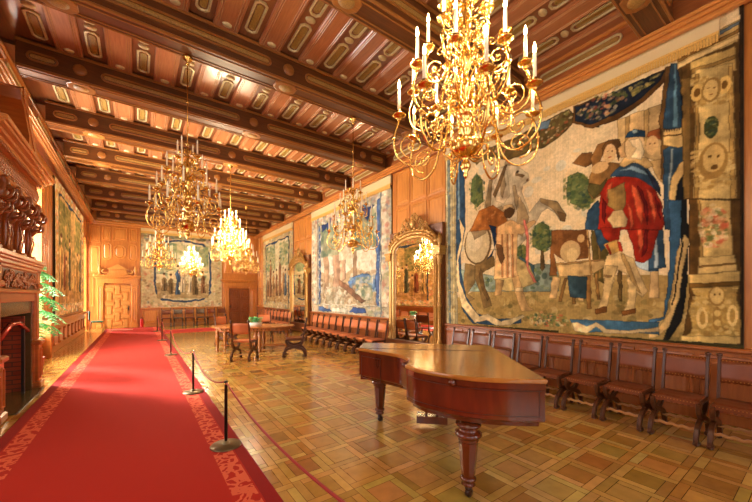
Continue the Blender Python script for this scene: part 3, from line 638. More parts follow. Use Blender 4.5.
# frieze and cornices along both side walls
for side,xa,xb,s in(('right',6.05,XR+.02,-1),('left',XL-.02,-1.86,1)):
    f=MB();f.box(xa,xb,YN,YE,ZB-.1,ZC+.06)
    xf=xa if side=='right' else xb
    c=MB()
    for d,z0,z1 in((.05,ZB-.16,ZB-.10),(.09,ZB-.10,ZB-.05),(.12,ZB-.05,ZB+.0),(.04,ZC-.05,ZC+.02)):
        if side=='right':c.box(xf-d,xf+.02,YN,YE,z0,z1,.01)
        else:c.box(xf-.02,xf+d,YN,YE,z0,z1,.01)
    par=f.build('trim_1' if side=='right' else 'trim_2',M['reddish'],kind='structure')
    c.build('cornice_moulding',M['cornice'],par)
    fr=(V((xf,0,0)),V((0,1,0)),V((0,0,1)),V((s,0,0)));r=MB();ro=MB()
    for n in range(len(gridy)-1):
        y0=gridy[n]+(BW if n else 0);y1=gridy[n+1]
        if y1-y0<.8:continue
        r.relief(fr,(y0+y1)/2,(ZB+ZC)/2+.03,(y1-y0)/2-.25,.085,'stad',[(0,-.01),(.01,.02),(.03,.022),(.04,.002)],False,8)
        ro.relief(fr,(y0+y1)/2,(ZB+ZC)/2+.03,(y1-y0)/2-.3,.04,'stad',[(0,-.01),(.01,.016)],True,8)
    r.build('oval_moulding',M['orn'],par);ro.build('rope_carving',M['rope'],par)

RAISE=[(0,0),(.006,.02),(.03,.024),(.045,.004),(.08,.004),(.11,.02)]
def panels(mb,fr,rects,kind='rect',gap=.03):
    for a0,a1,b0,b1 in rects:
        mb.relief(fr,(a0+a1)/2,(b0+b1)/2,(a1-a0)/2-gap,(b1-b0)/2-gap,kind,RAISE)
def grid(a0,a1,b0,b1,na,nb):
    return[(a0+(a1-a0)*i/na,a0+(a1-a0)*(i+1)/na,b0+(b1-b0)*j/nb,b0+(b1-b0)*(j+1)/nb) for i in range(na) for j in range(nb)]

# right wall
w=MB();w.box(XR,XR+.3,YN-.3,YE+.3,0,ZC+.2)
wr=w.build('wall_right',M['panel'],kind='structure')
frR=(V((XR,0,0)),V((0,1,0)),V((0,0,1)),V((-1,0,0)))
pm=MB()
panels(pm,frR,grid(5.6,7.6,1.05,5.3,3,4)+grid(13.35,15.5,1.05,5.3,3,4)+grid(-3.5,.55,1.05,5.3,5,4)+grid(20.3,21.45,1.05,5.3,2,4))
pm.build('raised_panels',M['panel2'],wr)
ws=MB();ws.box(XR-.06,XR+.01,YN,YE,0,.93);ws.box(XR-.11,XR+.01,YN,YE,.93,.985,.015);ws.box(XR-.09,XR+.01,YN,YE,0,.14,.01)
wsr=ws.build('wainscot',M['wains'],wr)
fr2=(V((XR-.06,0,0)),V((0,1,0)),V((0,0,1)),V((-1,0,0)));pm=MB()
panels(pm,fr2,grid(YN+.1,YE-.1,.16,.9,38,1));pm.build('wainscot_panels',M['wains'],wsr)

# end wall
w=MB();w.box(XL-.5,XR+.4,YE,YE+.3,0,ZC+.2)
we=w.build('wall_end',M['panel'],kind='structure')
frE=(V((0,YE,0)),V((1,0,0)),V((0,0,1)),V((0,-1,0)));pm=MB()
panels(pm,frE,[(-2.0,-1.75,1.1,2.6),(-2.0,-1.5,2.75,4.2),(-2.0,-1.5,4.3,5.2),(-1.48,-1.1,4.45,5.2),(-1.08,-.42,4.45,5.2),(-.4,.0,4.45,5.2)])
panels(pm,frE,[(-1.5,-1.05,3.45,4.4),(-1.03,-.47,3.55,4.3),(-.45,0,3.45,4.4)],'oct')
panels(pm,frE,grid(4.15,6.15,3.0,5.25,4,2)+grid(.15,4.1,.15,.95,5,1)+[(.02,.14,1.1,5.2)])
pm.build('raised_panels',M['panel2'],we)
c=MB();c.box(XL,XR,YE-.08,YE,5.25,5.35,.02);c.box(XL,XR,YE-.14,YE,5.35,5.45,.02);c.box(.1,4.1,YE-.07,YE,.96,1.03,.015);c.box(-.05,4.12,YE-.04,YE,0,.14,.01)
c.build('cornice_and_dado',M['cornice'],we)

def doorway(idx,x0,x1,leafx0,leafx1,hz,topz,leafmat,frmat,pediment):
    d=MB();y=YE
    for a,b in((x0,leafx0),(leafx1,x1)):
        d.box(a,b,y-.10,y,0,hz+.08,.01);d.box(a-.02,b+.02,y-.13,y,0,.22,.01)
        d.box(a-.02,b+.02,y-.13,y,hz+.0,hz+.1,.01)
    d.box(x0-.02,x1+.02,y-.12,y,hz+.1,topz-.18,.01);d.box(x0-.08,x1+.08,y-.18,y,topz-.18,topz-.1,.02);d.box(x0-.14,x1+.14,y-.24,y,topz-.1,topz,.02)
    fr=(V((0,y-.10,0)),V((1,0,0)),V((0,0,1)),V((0,-1,0)))
    panels(d,fr,[(x0+.02,leafx0-.02,.3,hz-.05),(leafx1+.02,x1-.02,.3,hz-.05)],gap=.01)
    df=d.build('door_%d'%idx,frmat,kind='structure')
    l=MB();l.box(leafx0,leafx1,y-.05,y-.005,0,hz,.004);lf=l.build('door_leaf',leafmat,df)
    p=MB();fr=(V((0,y-.05,0)),V((1,0,0)),V((0,0,1)),V((0,-1,0)))
    pr=[(0,0),(.015,.03),(.03,.032)]
    if pediment:
        n=3;m=6;cw=(leafx1-leafx0-.12)/n;chh=(hz-.12)/m
        for i in range(n):
            for j in range(m):
                a=leafx0+.06+cw*(i+.5);b=.06+chh*(j+.5)
                if (i+j)%2:p.relief(fr,a,b,cw*.56,chh*.26,'rect',pr)
                else:p.relief(fr,a,b,cw*.28,chh*.62,'rect',pr)
    else:
        for i in range(2):
            for j in range(3):
                a=leafx0+(leafx1-leafx0)*(i+.5)/2;b=hz*(j+.5)/3
                p.relief(fr,a,b,.23,hz/6-.06,'rect',pr);p.relief((fr[0]+V((0,-.03,0)),fr[1],fr[2],fr[3]),a,b,.15,hz/6-.16,'oct',pr)
    p.build('door_panelling',leafmat,lf)
    h=MB();hx=leafx1-.1 if pediment else leafx0+.1;h.tube([(hx,y-.08,1.02),(hx,y-.12,1.02),(hx-.12,y-.12,1.02)],.012,6);h.box(hx-.02,hx+.02,y-.09,y-.05,.9,1.12,.004)
    h.build('door_handle',M['iron'],lf)
    if pediment:
        q=MB();xm=(x0+x1)/2;z=topz;yy=y-.16
        q.box(xm-.42,xm+.42,yy,y,z,z+.1,.01);q.box(xm-.36,xm+.36,yy+.03,y,z+.1,z+.28,.01)
        q.add([(xm-.46,yy-.02,z+.28),(xm+.46,yy-.02,z+.28),(xm,yy-.02,z+.55),(xm-.46,y,z+.28),(xm+.46,y,z+.28),(xm,y,z+.55)],[(0,1,2),(3,5,4),(0,2,5,3),(1,4,5,2),(0,3,4,1)])
        for sx in(-1,1):
            q.tube(catmull([(xm+sx*.42,yy+.04,z+.12),(xm+sx*.55,yy+.04,z+.1),(xm+sx*.62,yy+.04,z+.2),(xm+sx*.54,yy+.04,z+.26)]),.04,8)
            q.lathe([(.07,0),(.07,.06),(.03,.08),(.06,.16),(.09,.26),(.07,.34),(.03,.38),(.05,.42),(.01,.48)],(x0+.1 if sx<0 else x1-.1,yy+.06,z),10)
        q.build('carved_pediment',M['door'],df)
    return df
doorway(1,-1.66,-.01,-1.39,-.29,2.2,2.72,M['door'],M['panel2'],True)
doorway(2,4.14,6.12,4.48,5.68,2.12,2.65,M['door2'],M['panel'],False)

# left wall with window bay and arched opening
w=MB()
T=.55
def lw(y0,y1,z0,z1):w.box(XL-T,XL,y0,y1,z0,z1)
W1=(9.15,12.15,.55,4.7);W2=(20.32,21.38,.0,4.5);W3=(2.4,4.6,.9,4.7);W4=(-2.6,-.4,.9,4.7)  # last two are unseen windows, added to brighten the near end
ys=[YN-.3]
for a in(W4,W3,W1,W2):
    lw(ys[-1],a[0],0,ZC+.2);
    if a[2]>0:lw(a[0],a[1],0,a[2])
    lw(a[0],a[1],a[3],ZC+.2);ys.append(a[1])
lw(ys[-1],YE+.3,0,ZC+.2)
# arch fill of the far opening
for k in range(8):
    a0=PI*k/8;a1=PI*(k+1)/8;ym=(W2[0]+W2[1])/2;r=(W2[1]-W2[0])/2
    y0,y1=ym+r*math.cos(a0),ym+r*math.cos(a1);zz=W2[3]-r+r*min(math.sin(a0),math.sin(a1))
    w.box(XL-T,XL,min(y0,y1),max(y0,y1),zz,W2[3]+.01)
wl=w.build('wall_left',M['panel'],kind='structure')
frL=(V((XL,0,0)),V((0,-1,0)),V((0,0,1)),V((1,0,0)))
def LP(rects,mb,kind='rect'):panels(mb,frL,[(-b,-a,c,d) for a,b,c,d in rects],kind)
pm=MB();LP([(12.25,12.75,1.1,3.1),(12.25,12.75,3.15,5.2),(12.78,13.3,1.1,5.2),(8.65,9.1,2.5,5.2),(19.9,20.28,1.05,5.2)]+[(4.7+.48*i,5.15+.48*i,1.2,5.2) for i in range(1)]+[(-.3+.65*i,.3+.65*i,.2,5.2) for i in range(4)],pm)
pm.build('raised_panels',M['panel2'],wl)
# balustraded wainscot
ws=MB();y0,y1=12.2,20.2
ws.box(XL,XL+.07,y0,y1,0,.2,.01);ws.box(XL,XL+.09,y0,y1,.66,.86,.01);ws.box(XL,XL+.17,y0,y1,.9,.96,.015);ws.box(XL,XL+.15,y0,y1,.86,.9,.01)
ws.box(XL,XL+.2,y0-.12,y0+.12,0,1.0,.015)
wn=ws.build('wainscot',M['fire'],wl)
b=MB();b.box(XL-.01,XL+.025,y0,y1,.0,.95);b.build('pale_backboard',plain('pale_pinkish_board',(222,160,120),.5,noise=.12,nscale=4),wn)
n=10
for i in range(n):
    y=y0+.35+(y1-y0-.5)*i/(n-1);b=MB();b.box(XL+.02,XL+.09,y-.08,y+.08,.2,.27,.01);b.box(XL+.02,XL+.06,y-.05,y+.05,.26,.6,.012);b.box(XL+.02,XL+.09,y-.08,y+.08,.59,.67,.01)
    b.build('baluster',M['fire'],wn)
# windows
def window(idx,a):
    y0,y1,z0,z1=a;f=MB();x=XL-T+.1
    f.box(x-.05,x+.05,y0,y0+.08,z0,z1);f.box(x-.05,x+.05,y1-.08,y1,z0,z1);f.box(x-.05,x+.05,y0,y1,z0,z0+.08);f.box(x-.05,x+.05,y0,y1,z1-.08,z1)
    ny=2 if y1-y0>1.5 else 1
    for k in range(1,ny):f.box(x-.03,x+.03,y0+(y1-y0)*k/ny-.03,y0+(y1-y0)*k/ny+.03,z0,z1)
    f.box(x-.03,x+.03,y0,y1,z0+(z1-z0)*.6-.03,z0+(z1-z0)*.6+.03)
    o=f.build('window_%d'%idx,M['door'],kind='structure')
    g=MB();g.box(x-.005,x+.005,y0+.05,y1-.05,z0+.05,z1-.05);g.build('pane',M['glass'],o)
    if z0>.1:
        s=MB();s.box(XL-T+.15,XL+.05,y0,y1,z0,z0+.05,.01);s.build('window_sill',M['stone'],o)
for i,a in enumerate((W1,W2,W3,W4)):window(i+1,a)

# near wall behind the camera, with two unseen windows added for fill light
w=MB();NW=[(-.6,1.4),(3.0,5.0)];xs=XL-.5
for a,b in NW:
    w.box(xs,a,YN-.4,YN,0,ZC+.2);w.box(a,b,YN-.4,YN,0,.8);w.box(a,b,YN-.4,YN,4.9,ZC+.2);xs=b
w.box(xs,XR+.4,YN-.4,YN,0,ZC+.2);w.build('wall_near',M['panel'],kind='structure')
for i,(a,b) in enumerate(NW):
    f=MB();y=YN-.3
    f.box(a,a+.08,y-.05,y+.05,.8,4.9);f.box(b-.08,b,y-.05,y+.05,.8,4.9);f.box(a,b,y-.05,y+.05,.8,.88);f.box(a,b,y-.05,y+.05,4.82,4.9);f.box((a+b)/2-.03,(a+b)/2+.03,y-.03,y+.03,.8,4.9);f.box(a,b,y-.03,y+.03,3.2,3.26)
    o=f.build('window_%d'%(i+5),M['door'],kind='structure');g=MB();g.box(a+.05,b-.05,y-.005,y+.005,.85,4.85);g.build('pane',M['glass'],o)

# ------------------------------------------------------------------ fireplace
FX=-1.49;FY0,FY1=5.9,8.6
fp=thing('fireplace','tall carved wooden fireplace with columned overmantel against the left wall','fireplace',(XL,(FY0+FY1)/2,0))
ox,oy=XL,(FY0+FY1)/2
def L(mb):
    mb.v=[(x-ox,y-oy,z) for x,y,z in mb.v];return mb
W_=XL+.004
b=MB()
oy0,oy1=6.62,8.2   # opening
b.box(W_,FX,FY0,oy0-.1,.0,1.72,.01);b.box(W_,FX,oy1+.1,FY1-.13,.0,1.72,.01)
b.box(W_,FX,oy0-.1,oy1+.1,1.56,1.72,.005)
b.box(W_,FX+.02,FY0,FY1,1.72,2.05,.01)
L(b).build('mantel_body',M['fire'],fp)
for yc in(FY1-.16,FY0+.42):
    b=MB()
    b.box(FX-.3,FX+.08,yc-.15,yc+.15,0,.12,.02);b.box(FX-.3,FX+.05,yc-.12,yc+.12,.12,.78,.015);b.box(FX-.3,FX+.09,yc-.16,yc+.16,.78,.86,.02)
    b.box(FX-.3,FX+.02,yc-.09,yc+.09,.86,1.78,.015);b.box(FX-.3,FX+.06,yc-.13,yc+.13,1.78,1.86,.015)
    b.box(FX-.3,FX+.03,yc-.1,yc+.1,1.86,2.1,.01)
    fr=(V((FX+.05,yc,0)),V((0,-1,0)),V((0,0,1)),V((1,0,0)));b.relief(fr,0,.45,.085,.27,'arch',[(0,0),(.01,.02),(.02,.02),(.03,.004)])
    fr=(V((FX-.1,yc+.12,0)),V((1,0,0)),V((0,0,1)),V((0,1,0)));b.relief(fr,0,.45,.1,.27,'arch',[(0,0),(.01,.02),(.02,.02),(.03,.004)])
    L(b).build('pillar',M['fire'],fp)
b=MB()
for z0,z1,d in((2.05,2.1,.03),(2.1,2.16,.05),(2.16,2.2,.07),(2.2,2.27,.09)):b.box(W_,FX+d,FY0,FY1+d*.4,z0,z1,.012)
b.box(W_,FX+.05,FY0,FY1,1.7,1.75,.01)
L(b).build('mantel_shelf',M['cornice'],fp)
b=MB();b.box(FX-.02,FX+.022,FY0+.6,FY1-.31,1.75,2.04,.005);L(b).build('frieze_ground',M['beam'],fp);b=MB()
for k in range(110):
    yy=random.uniform(FY0+.65,FY1-.37);zz=random.uniform(1.79,2.0);r=random.uniform(.025,.055);a=random.uniform(0,6)
    b.tube([(FX+.035,yy+r*math.cos(a+t*.9)*(1-t*.12),zz+r*math.sin(a+t*.9)*(1-t*.12)) for t in range(7)],.011,5)
L(b).build('carved_frieze',M['carve'],fp)
b=MB();  # stone surround strip
b.box(W_,FX-.03,oy0-.1,oy0,0,1.56);b.box(W_,FX-.03,oy1,oy1+.1,0,1.56);b.box(W_,FX-.03,oy0,oy1,1.36,1.56)
L(b).build('marble_surround',M['marble'],fp)
b=MB();b.box(W_,XL+.06,oy0,oy1,0,1.3);b.box(XL+.06,FX-.1,oy1-.06,oy1-.001,0,1.3);b.box(XL+.06,FX-.1,oy0+.001,oy0+.06,0,1.3)
L(b).build('firebox_brick',M['brick'],fp)
b=MB()
b.box(FX-.09,FX-.05,oy1-.3,oy1-.24,0,1.15,.005)
b.box(XL+.07,XL+.1,oy0+.35,oy1-.3,0,.6,.01)
L(b).build('fire_back',M['soot'],fp)
b=MB();b.tube([(FX-.06,oy0+.06,1.05),(FX-.06,(oy0+oy1)/2-.2,1.22),(FX-.06,(oy0+oy1)/2+.2,1.22),(FX-.06,oy1-.06,1.05)],.035,6)
L(b).build('fire_hood',plain('copper_hood',(170,70,60),.25,.6),fp)
b=MB();b.box(W_,FX+.135,FY0+.75,FY1-.33,0,.02,.006);L(b).build('hearth_slab',M['marble'],fp)
# overmantel: back board, four columns with caryatid brackets, lattice frieze, cornice, pediment
b=MB();b.box(W_,XL+.28,FY0,FY1+.05,2.27,4.9,.01)
fr=(V((XL+.28,0,0)),V((0,-1,0)),V((0,0,1)),V((1,0,0)));
for k in range(9):b.fbox(fr,-(FY0+.1+k*.3)-.03,-(FY0+.1+k*.3)+.03,2.3,3.2,0,.04)
L(b).build('overmantel_back',M['fire'],fp)
for k in range(4):
    yc=FY1-.1-k*.62;c_=MB();xb=FX-.12
    c_.box(xb-.1,xb+.09,yc-.08,yc+.08,2.27,2.36,.01)
    c_.tube(catmull([(xb,yc,2.36),(xb,yc,2.62),(xb+.01,yc,2.82),(xb+.04,yc,2.92)],4),[.045,.046,.047,.048,.05,.052,.054,.056,.056,.055,.056,.058,.06],10)
    L(c_);cp=c_.build('column',M['fire'],fp)
    h=MB()
    h.tube(catmull([(xb+.01,yc,2.72),(xb+.07,yc,2.84),(xb+.06,yc,2.96),(xb+.1,yc,3.08),(xb+.13,yc,3.2),(xb+.1,yc,3.29)],3),[.03,.045,.055,.06,.052,.045,.05,.062,.072,.074,.066,.056,.05,.055,.06,.06],10)
    h.ball((xb+.17,yc,3.14),(.04,.045,.055),10,6);h.ball((xb+.11,yc,2.9),(.05,.03,.03),8,5)
    for q in(-1,1):h.tube([(xb+.02,yc+q*.07,2.4),(xb+.06,yc+q*.07,2.6),(xb+.03,yc+q*.065,2.8),(xb+.1,yc+q*.05,2.95)],.011,5)
    for sy in(-1,1):
        h.tube(catmull([(xb+.12,yc+sy*.06,2.97),(xb+.2,yc+sy*.1,3.01),(xb+.22,yc+sy*.06,3.11),(xb+.16,yc+sy*.03,3.13)],4),.022,6)
        h.tube(catmull([(xb+.08,yc+sy*.06,2.81),(xb+.17,yc+sy*.09,2.85),(xb+.18,yc+sy*.07,2.93)],4),.02,6)
    L(h);h.build('caryatid_bracket',M['carved_dark'],cp)
b=MB();CX=FX+.02
b.box(W_,CX-.02,FY0,FY1+.08,3.28,3.34,.01)
b.box(W_,CX,FY0,FY1+.1,3.64,3.68,.01)
b.box(W_,CX-.06,FY0,FY1+.06,3.34,3.64)
for z0,z1,d in((3.68,3.73,.04),(3.73,3.78,.09),(3.78,3.82,.15),(3.82,3.88,.18)):b.box(W_,CX+d,FY0,FY1+.1+d*.7,z0,z1,.01)
L(b).build('overmantel_cornice',M['cornice'],fp)
b=MB()
for k in range(34):
    yc=FY0+.05+k*.08
    for s in(-1,1):b.tube([(CX-.055,yc,3.36 if s>0 else 3.62),(CX-.04,yc+.13,3.49),(CX-.055,yc+.26 if yc+.26<FY1 else FY1,3.62 if s>0 else 3.36)],.012,5)
for k in range(44):b.box(CX-.01,CX+.03,FY0+.03+k*.06,FY0+.06+k*.06,3.64,3.675)
L(b).build('lattice_frieze',M['carve'],fp)
b=MB();z=3.88
for s,y0,y1 in((1,FY0+.2,FY0+1.0),(1,FY1-.9,FY1)):
    b.box(W_,CX-.1,y0,y1,z,z+.1,.02)
pts=[(0,0),(0,.12),(.15,.24),(.95,1.02),(1.08,1.1),(1.2,1.02),(1.16,.86),(1.0,.78),(.7,.46),(.76,0)]
for x0,x1 in((W_,CX-.02),):
    rr=[[(x,FY1+.05-.0-p[0],z+p[1]) for p in pts] for x in(x0,x1)];b.rings(rr)
for q in range(3):b.tube([(CX-.02,FY1+.05-.0,z+.12-.05*q),(CX-.02,FY1-.1,z+.24-.06*q),(CX-.02,FY1-.9,z+1.02-.07*q),(CX-.02,FY1-1.03,z+1.1-.07*q)],1,flat=(.03,.05,(1,0,0)))
b.box(W_,CX-.2,FY0,FY1-1.5,z,z+1.25,.02)
b.box(W_,CX-.1,FY0,FY1-1.45,z+1.25,z+1.33,.02)
L(b).build('broken_pediment',M['fire'],fp)
b=MB();b.box(XL+.2,CX-.17,FY1-1.56,FY1-1.5,z+.15,z+1.15,.01);b.ball((CX-.2,FY1-1.35,z+.14),.07);b.ball((CX-.2,FY1-1.25,z+.1),.05)
L(b).build('carved_finial',M['carve'],fp)
# ------------------------------------------------------------------ woven tapestries (designs painted into the cloth's vertex colours)
def canvas(W,H,bg):
    a=np.zeros((H,W,3));a[:]=bg;return a
def noise2(W,H,s):
    g=RS.rand(int(H/s)+3,int(W/s)+3);yy,xx=np.mgrid[0:H,0:W];y=yy/s;x=xx/s
    i=y.astype(int);j=x.astype(int);fy=y-i;fx=x-j;fy=fy*fy*(3-2*fy);fx=fx*fx*(3-2*fx)
    return g[i,j]*(1-fy)*(1-fx)+g[i+1,j]*fy*(1-fx)+g[i,j+1]*(1-fy)*fx+g[i+1,j+1]*fy*fx
def poly_mask(W,H,pts,wx=None,wy=None):
    P=np.array([(p[0]/1000*W,p[1]/1000*H) for p in pts])
    x0=max(int(P[:,0].min())-3,0);x1=min(int(P[:,0].max())+4,W);y0=max(int(P[:,1].min())-3,0);y1=min(int(P[:,1].max())+4,H)
    if x1<=x0 or y1<=y0:return None
    yy,xx=np.mgrid[y0:y1,x0:x1];xx=xx+.5;yy=yy+.5
    if wx is not None:xx=xx+wx[y0:y1,x0:x1];yy=yy+wy[y0:y1,x0:x1]
    ins=np.zeros(xx.shape,bool);n=len(P)
    for k in range(n):
        xa,ya=P[k];xb,yb=P[(k+1)%n]
        if ya==yb:continue
        c=((ya>yy)!=(yb>yy))&(xx<(xb-xa)*(yy-ya)/(yb-ya)+xa);ins^=c
    return x0,x1,y0,y1,ins
def paint(a,ops,warp=1.2):
    H,W=a.shape[:2];wx=(noise2(W,H,9)-.5)*2*warp;wy=(noise2(W,H,9)-.5)*2*warp
    for o in ops:
        if o[0]=='p':
            r=poly_mask(W,H,o[2],wx,wy)
            if not r:continue
            x0,x1,y0,y1,m=r;reg=a[y0:y1,x0:x1]
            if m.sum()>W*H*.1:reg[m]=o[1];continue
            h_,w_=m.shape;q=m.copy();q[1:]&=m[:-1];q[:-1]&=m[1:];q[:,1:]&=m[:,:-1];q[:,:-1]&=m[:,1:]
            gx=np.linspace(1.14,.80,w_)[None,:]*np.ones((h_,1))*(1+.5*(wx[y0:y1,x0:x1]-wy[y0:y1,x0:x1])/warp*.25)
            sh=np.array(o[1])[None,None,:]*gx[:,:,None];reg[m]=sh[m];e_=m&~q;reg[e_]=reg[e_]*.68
        elif o[0]=='e':
            (cx,cy),(rx,ry)=o[2];pts=[(cx+rx*math.cos(2*PI*k/18),cy+ry*math.sin(2*PI*k/18)) for k in range(18)]
            r=poly_mask(W,H,pts,wx*.5,wy*.5)
            if r:x0,x1,y0,y1,m=r;a[y0:y1,x0:x1][m]=o[1]
        else:
            _,cs,n,sz,pts=o;r=poly_mask(W,H,pts)
            if not r:continue
            x0,x1,y0,y1,m=r;ys,xs=np.nonzero(m)
            if not len(ys):continue
            for k in range(n):
                q=RS.randint(len(ys));cx,cy=xs[q]+x0,ys[q]+y0;rr=max(.8,sz/1000*W*RS.uniform(.4,1));ry=rr*RS.uniform(.5,1.2)
                X0,X1=max(int(cx-rr),0),min(int(cx+rr)+2,W);Y0,Y1=max(int(cy-ry),0),min(int(cy+ry)+2,H)
                yy,xx=np.mgrid[Y0:Y1,X0:X1];mk=((xx-cx)/rr)**2+((yy-cy)/ry)**2<1
                mm=np.zeros_like(mk);iy=np.clip(yy-y0,0,m.shape[0]-1);ix=np.clip(xx-x0,0,m.shape[1]-1);mm=mk&m[iy,ix]
                c=cs[RS.randint(len(cs))];al=RS.uniform(.25,.7);s=a[Y0:Y1,X0:X1];s[mm]=s[mm]*(1-al)+np.array(c)*al
    return a
def weave(a,amt=.10):
    H,W=a.shape[:2]
    p=np.pad(a,((1,1),(1,1),(0,0)),'edge');a=a*.5+(p[:-2,1:-1]+p[2:,1:-1]+p[1:-1,:-2]+p[1:-1,2:])*.125
    n=(noise2(W,H,3)-.5)*amt+(noise2(W,H,14)-.5)*amt+(RS.rand(H,W)-.5)*amt*.6
    col_=np.repeat((RS.rand(1,W)-.5)*amt*.5,H,0)
    return np.clip(a*(1+(n+col_)[:,:,None]*1.6),0,255)
def cloth(name,a,frame,w,h,gain,parent,sat=1.0,warm=(1,1,1)):
    """frame: O=bottom-left corner, U right, V up, N out"""
    H,W=a.shape[:2];O,U,Vv,N=frame
    l=a/255.;l=np.where(l<=.04045,l/12.92,((l+.055)/1.055)**2.4)*gain*np.array(warm)
    g=l.mean(2,keepdims=True);l=np.clip(g+(l-g)*sat,0,1)
    ys,xs=np.mgrid[0:H+1,0:W+1];s=xs/W;t=ys/H
    d=.012*np.sin(s*w*5.1+1)*(1-t*.6)+.008*np.sin(s*w*11+t*3)+.01
    pos=[O[k]+U[k]*s*w+Vv[k]*t*h+N[k]*d for k in range(3)]
    co=np.stack(pos,-1).reshape(-1,3)
    idx=(np.arange(H)[:,None]*(W+1)+np.arange(W)[None,:]).reshape(-1)
    f=np.stack([idx,idx+1,idx+W+2,idx+W+1],-1)
    me=bpy.data.meshes.new(name);me.vertices.add(len(co));me.vertices.foreach_set('co',co.reshape(-1))
    me.loops.add(f.size);me.loops.foreach_set('vertex_index',f.reshape(-1).astype(np.int32))
    me.polygons.add(len(f));me.polygons.foreach_set('loop_start',np.arange(0,f.size,4,dtype=np.int32))
    me.polygons.foreach_set('use_smooth',np.ones(len(f),bool))
    me.update(calc_edges=True)
    ca=me.color_attributes.new('Col','FLOAT_COLOR','CORNER')
    cc=np.ones((len(f),4,4));cc[:,:,:3]=l.reshape(-1,1,3);ca.data.foreach_set('color',cc.reshape(-1))
    me.materials.append(M['tap']);o=bpy.data.objects.new(name,me);col.objects.link(o);o.parent=parent;return o
M['tap']=attrmat('woven_wool',.92,.15)
def hang(label,O,U,N,w,h,a,gain,top=.3,fringe=True,group=None,sat=1.0,warm=(1,1,1),fz=None,hw=None):
    fz=fz or h;hw=hw or w;th=thing('tapestry',label,'tapestry',O,0,group);Z=V((0,0,1));o0=V((0,0,0))
    cloth('woven_picture',a,(o0,U,Z,N),w,h,gain,th,sat,warm)
    b=MB();fr=(o0,U,Z,N);b.fbox(fr,-.0,w,-.02,max(h,fz+top),-.035,-.018);b.build('lining',M['lining'],th)
    if top:
        b=MB();b.fbox(fr,0,hw,fz,fz+top+(.05 if hw!=w else 0),.0,.045);b.build('canvas_heading',M['heading'],th)
    if fringe:
        b=MB();n=int(hw/.03)
        for k in range(n):
            x=hw*k/n;l=random.uniform(.085,.11);b.fbox(fr,x,x+hw/n*.8,fz-l,fz+.01,.046,.056)
        b.fbox(fr,0,hw,fz,fz+.035,.045,.062);b.build('gold_fringe',M['fringe'],th)
    return th
UY=V((0,-1,0));NX=V((-1,0,0))
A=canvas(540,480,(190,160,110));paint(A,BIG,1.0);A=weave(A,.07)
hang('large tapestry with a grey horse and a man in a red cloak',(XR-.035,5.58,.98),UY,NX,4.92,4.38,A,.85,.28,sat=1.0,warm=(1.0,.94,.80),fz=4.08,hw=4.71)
CR=[(222,206,164),(206,186,140),(232,222,190),(190,168,120)];GR=[(120,140,96),(150,158,110),(92,120,96),(178,172,120)];BL=[(110,150,180),(140,176,196),(70,110,160)];BR=[(150,116,74),(178,140,92),(120,90,58),(196,160,110)];FL=[(206,150,110),(226,200,150),(150,150,90),(190,110,80),(120,140,150)]
def box4(x0,y0,x1,y1):return[(x0,y0),(x1,y0),(x1,y1),(x0,y1)]
# middle tapestry: wooded hillside with a pool between blue drapes
m=[('p',(224,214,182),box4(0,0,1000,1000)),('d',CR,500,30,box4(120,60,880,900)),
('p',(190,160,106),[(130,90),(880,90),(880,330),(600,420),(420,330),(130,420)]),('d',BR+CR,260,26,box4(130,90,880,380)),
('p',(186,146,98),[(220,200),(270,200),(290,480),(250,640),(280,800),(230,860),(190,640),(215,420)]),
('p',(198,150,104),[(330,150),(430,170),(450,480),(430,700),(380,760),(330,640),(350,400)]),
('p',(206,164,118),[(440,300),(520,320),(520,520),(500,700),(460,690),(440,500)]),
('p',(160,126,84),[(610,330),(660,330),(650,560),(700,760),(680,900),(640,760),(600,560)]),
('p',(176,140,96),[(250,640),(420,760),(600,820),(640,780),(470,700),(300,600)]),
('d',GR,150,40,box4(150,560,420,880)),('d',GR,170,42,box4(560,560,860,900)),('d',CR,120,44,box4(430,500,620,860)),
('p',(74,130,190),[(560,250),(640,290),(780,270),(860,200),(860,300),(760,360),(600,340),(540,290)]),('d',BL,50,24,box4(560,200,860,340)),
('p',(206,196,150),[(660,120),(800,130),(820,240),(720,250),(640,200)]),('d',GR+CR,90,22,box4(640,110,830,330)),
('d',[(236,224,190),(180,170,130),(150,140,100)],120,26,box4(140,90,500,260)),
('p',(150,100,60),[(430,330),(560,250),(700,160),(760,120),(700,110),(560,190),(430,270)]),
('p',(70,104,150),[(122,80),(146,80),(150,500),(138,900),(116,900)]),('d',CR+BL,30,14,box4(116,80,150,900)),('p',(60,98,156),[(862,80),(890,90),(896,500),(916,940),(868,930),(855,400)]),('d',BL,30,14,box4(860,80,900,900)),
('p',(30,60,120),[(150,900),(240,900),(330,960),(280,760),(250,860),(180,820)]),('p',(30,60,120),[(620,930),(720,940),(850,900),(800,860),(760,780),(720,880)]),
('p',(220,204,156),[(150,930),(850,930),(850,1000),(150,1000)]),('d',FL,200,26,box4(100,900,900,1000)),
('p',(216,200,156),box4(0,0,100,1000)),('p',(216,200,156),box4(910,0,1000,1000)),('d',FL+CR,190,22,box4(5,0,95,1000)),('d',FL+CR,190,22,box4(915,0,995,1000)),
('p',(206,186,136),box4(0,0,1000,80)),('d',FL+CR,220,22,box4(0,0,1000,80)),('p',(60,100,160),[(120,60),(300,40),(330,10),(120,10)]),('p',(50,90,160),[(560,20),(760,20),(740,62),(600,70)]),
('p',(240,228,190),box4(330,10,540,60)),('p',(150,160,150),box4(98,0,112,1000)),('p',(150,160,150),box4(900,0,912,1000))]
A=canvas(240,200,(220,200,160));paint(A,m,1.6);A=weave(A,.08)
hang('pale tapestry of a wooded hillside with a blue pool, between the two gilt mirrors',(XR-.035,13.3,.98),UY,NX,5.55,4.0,A,.8,.3,sat=.72)
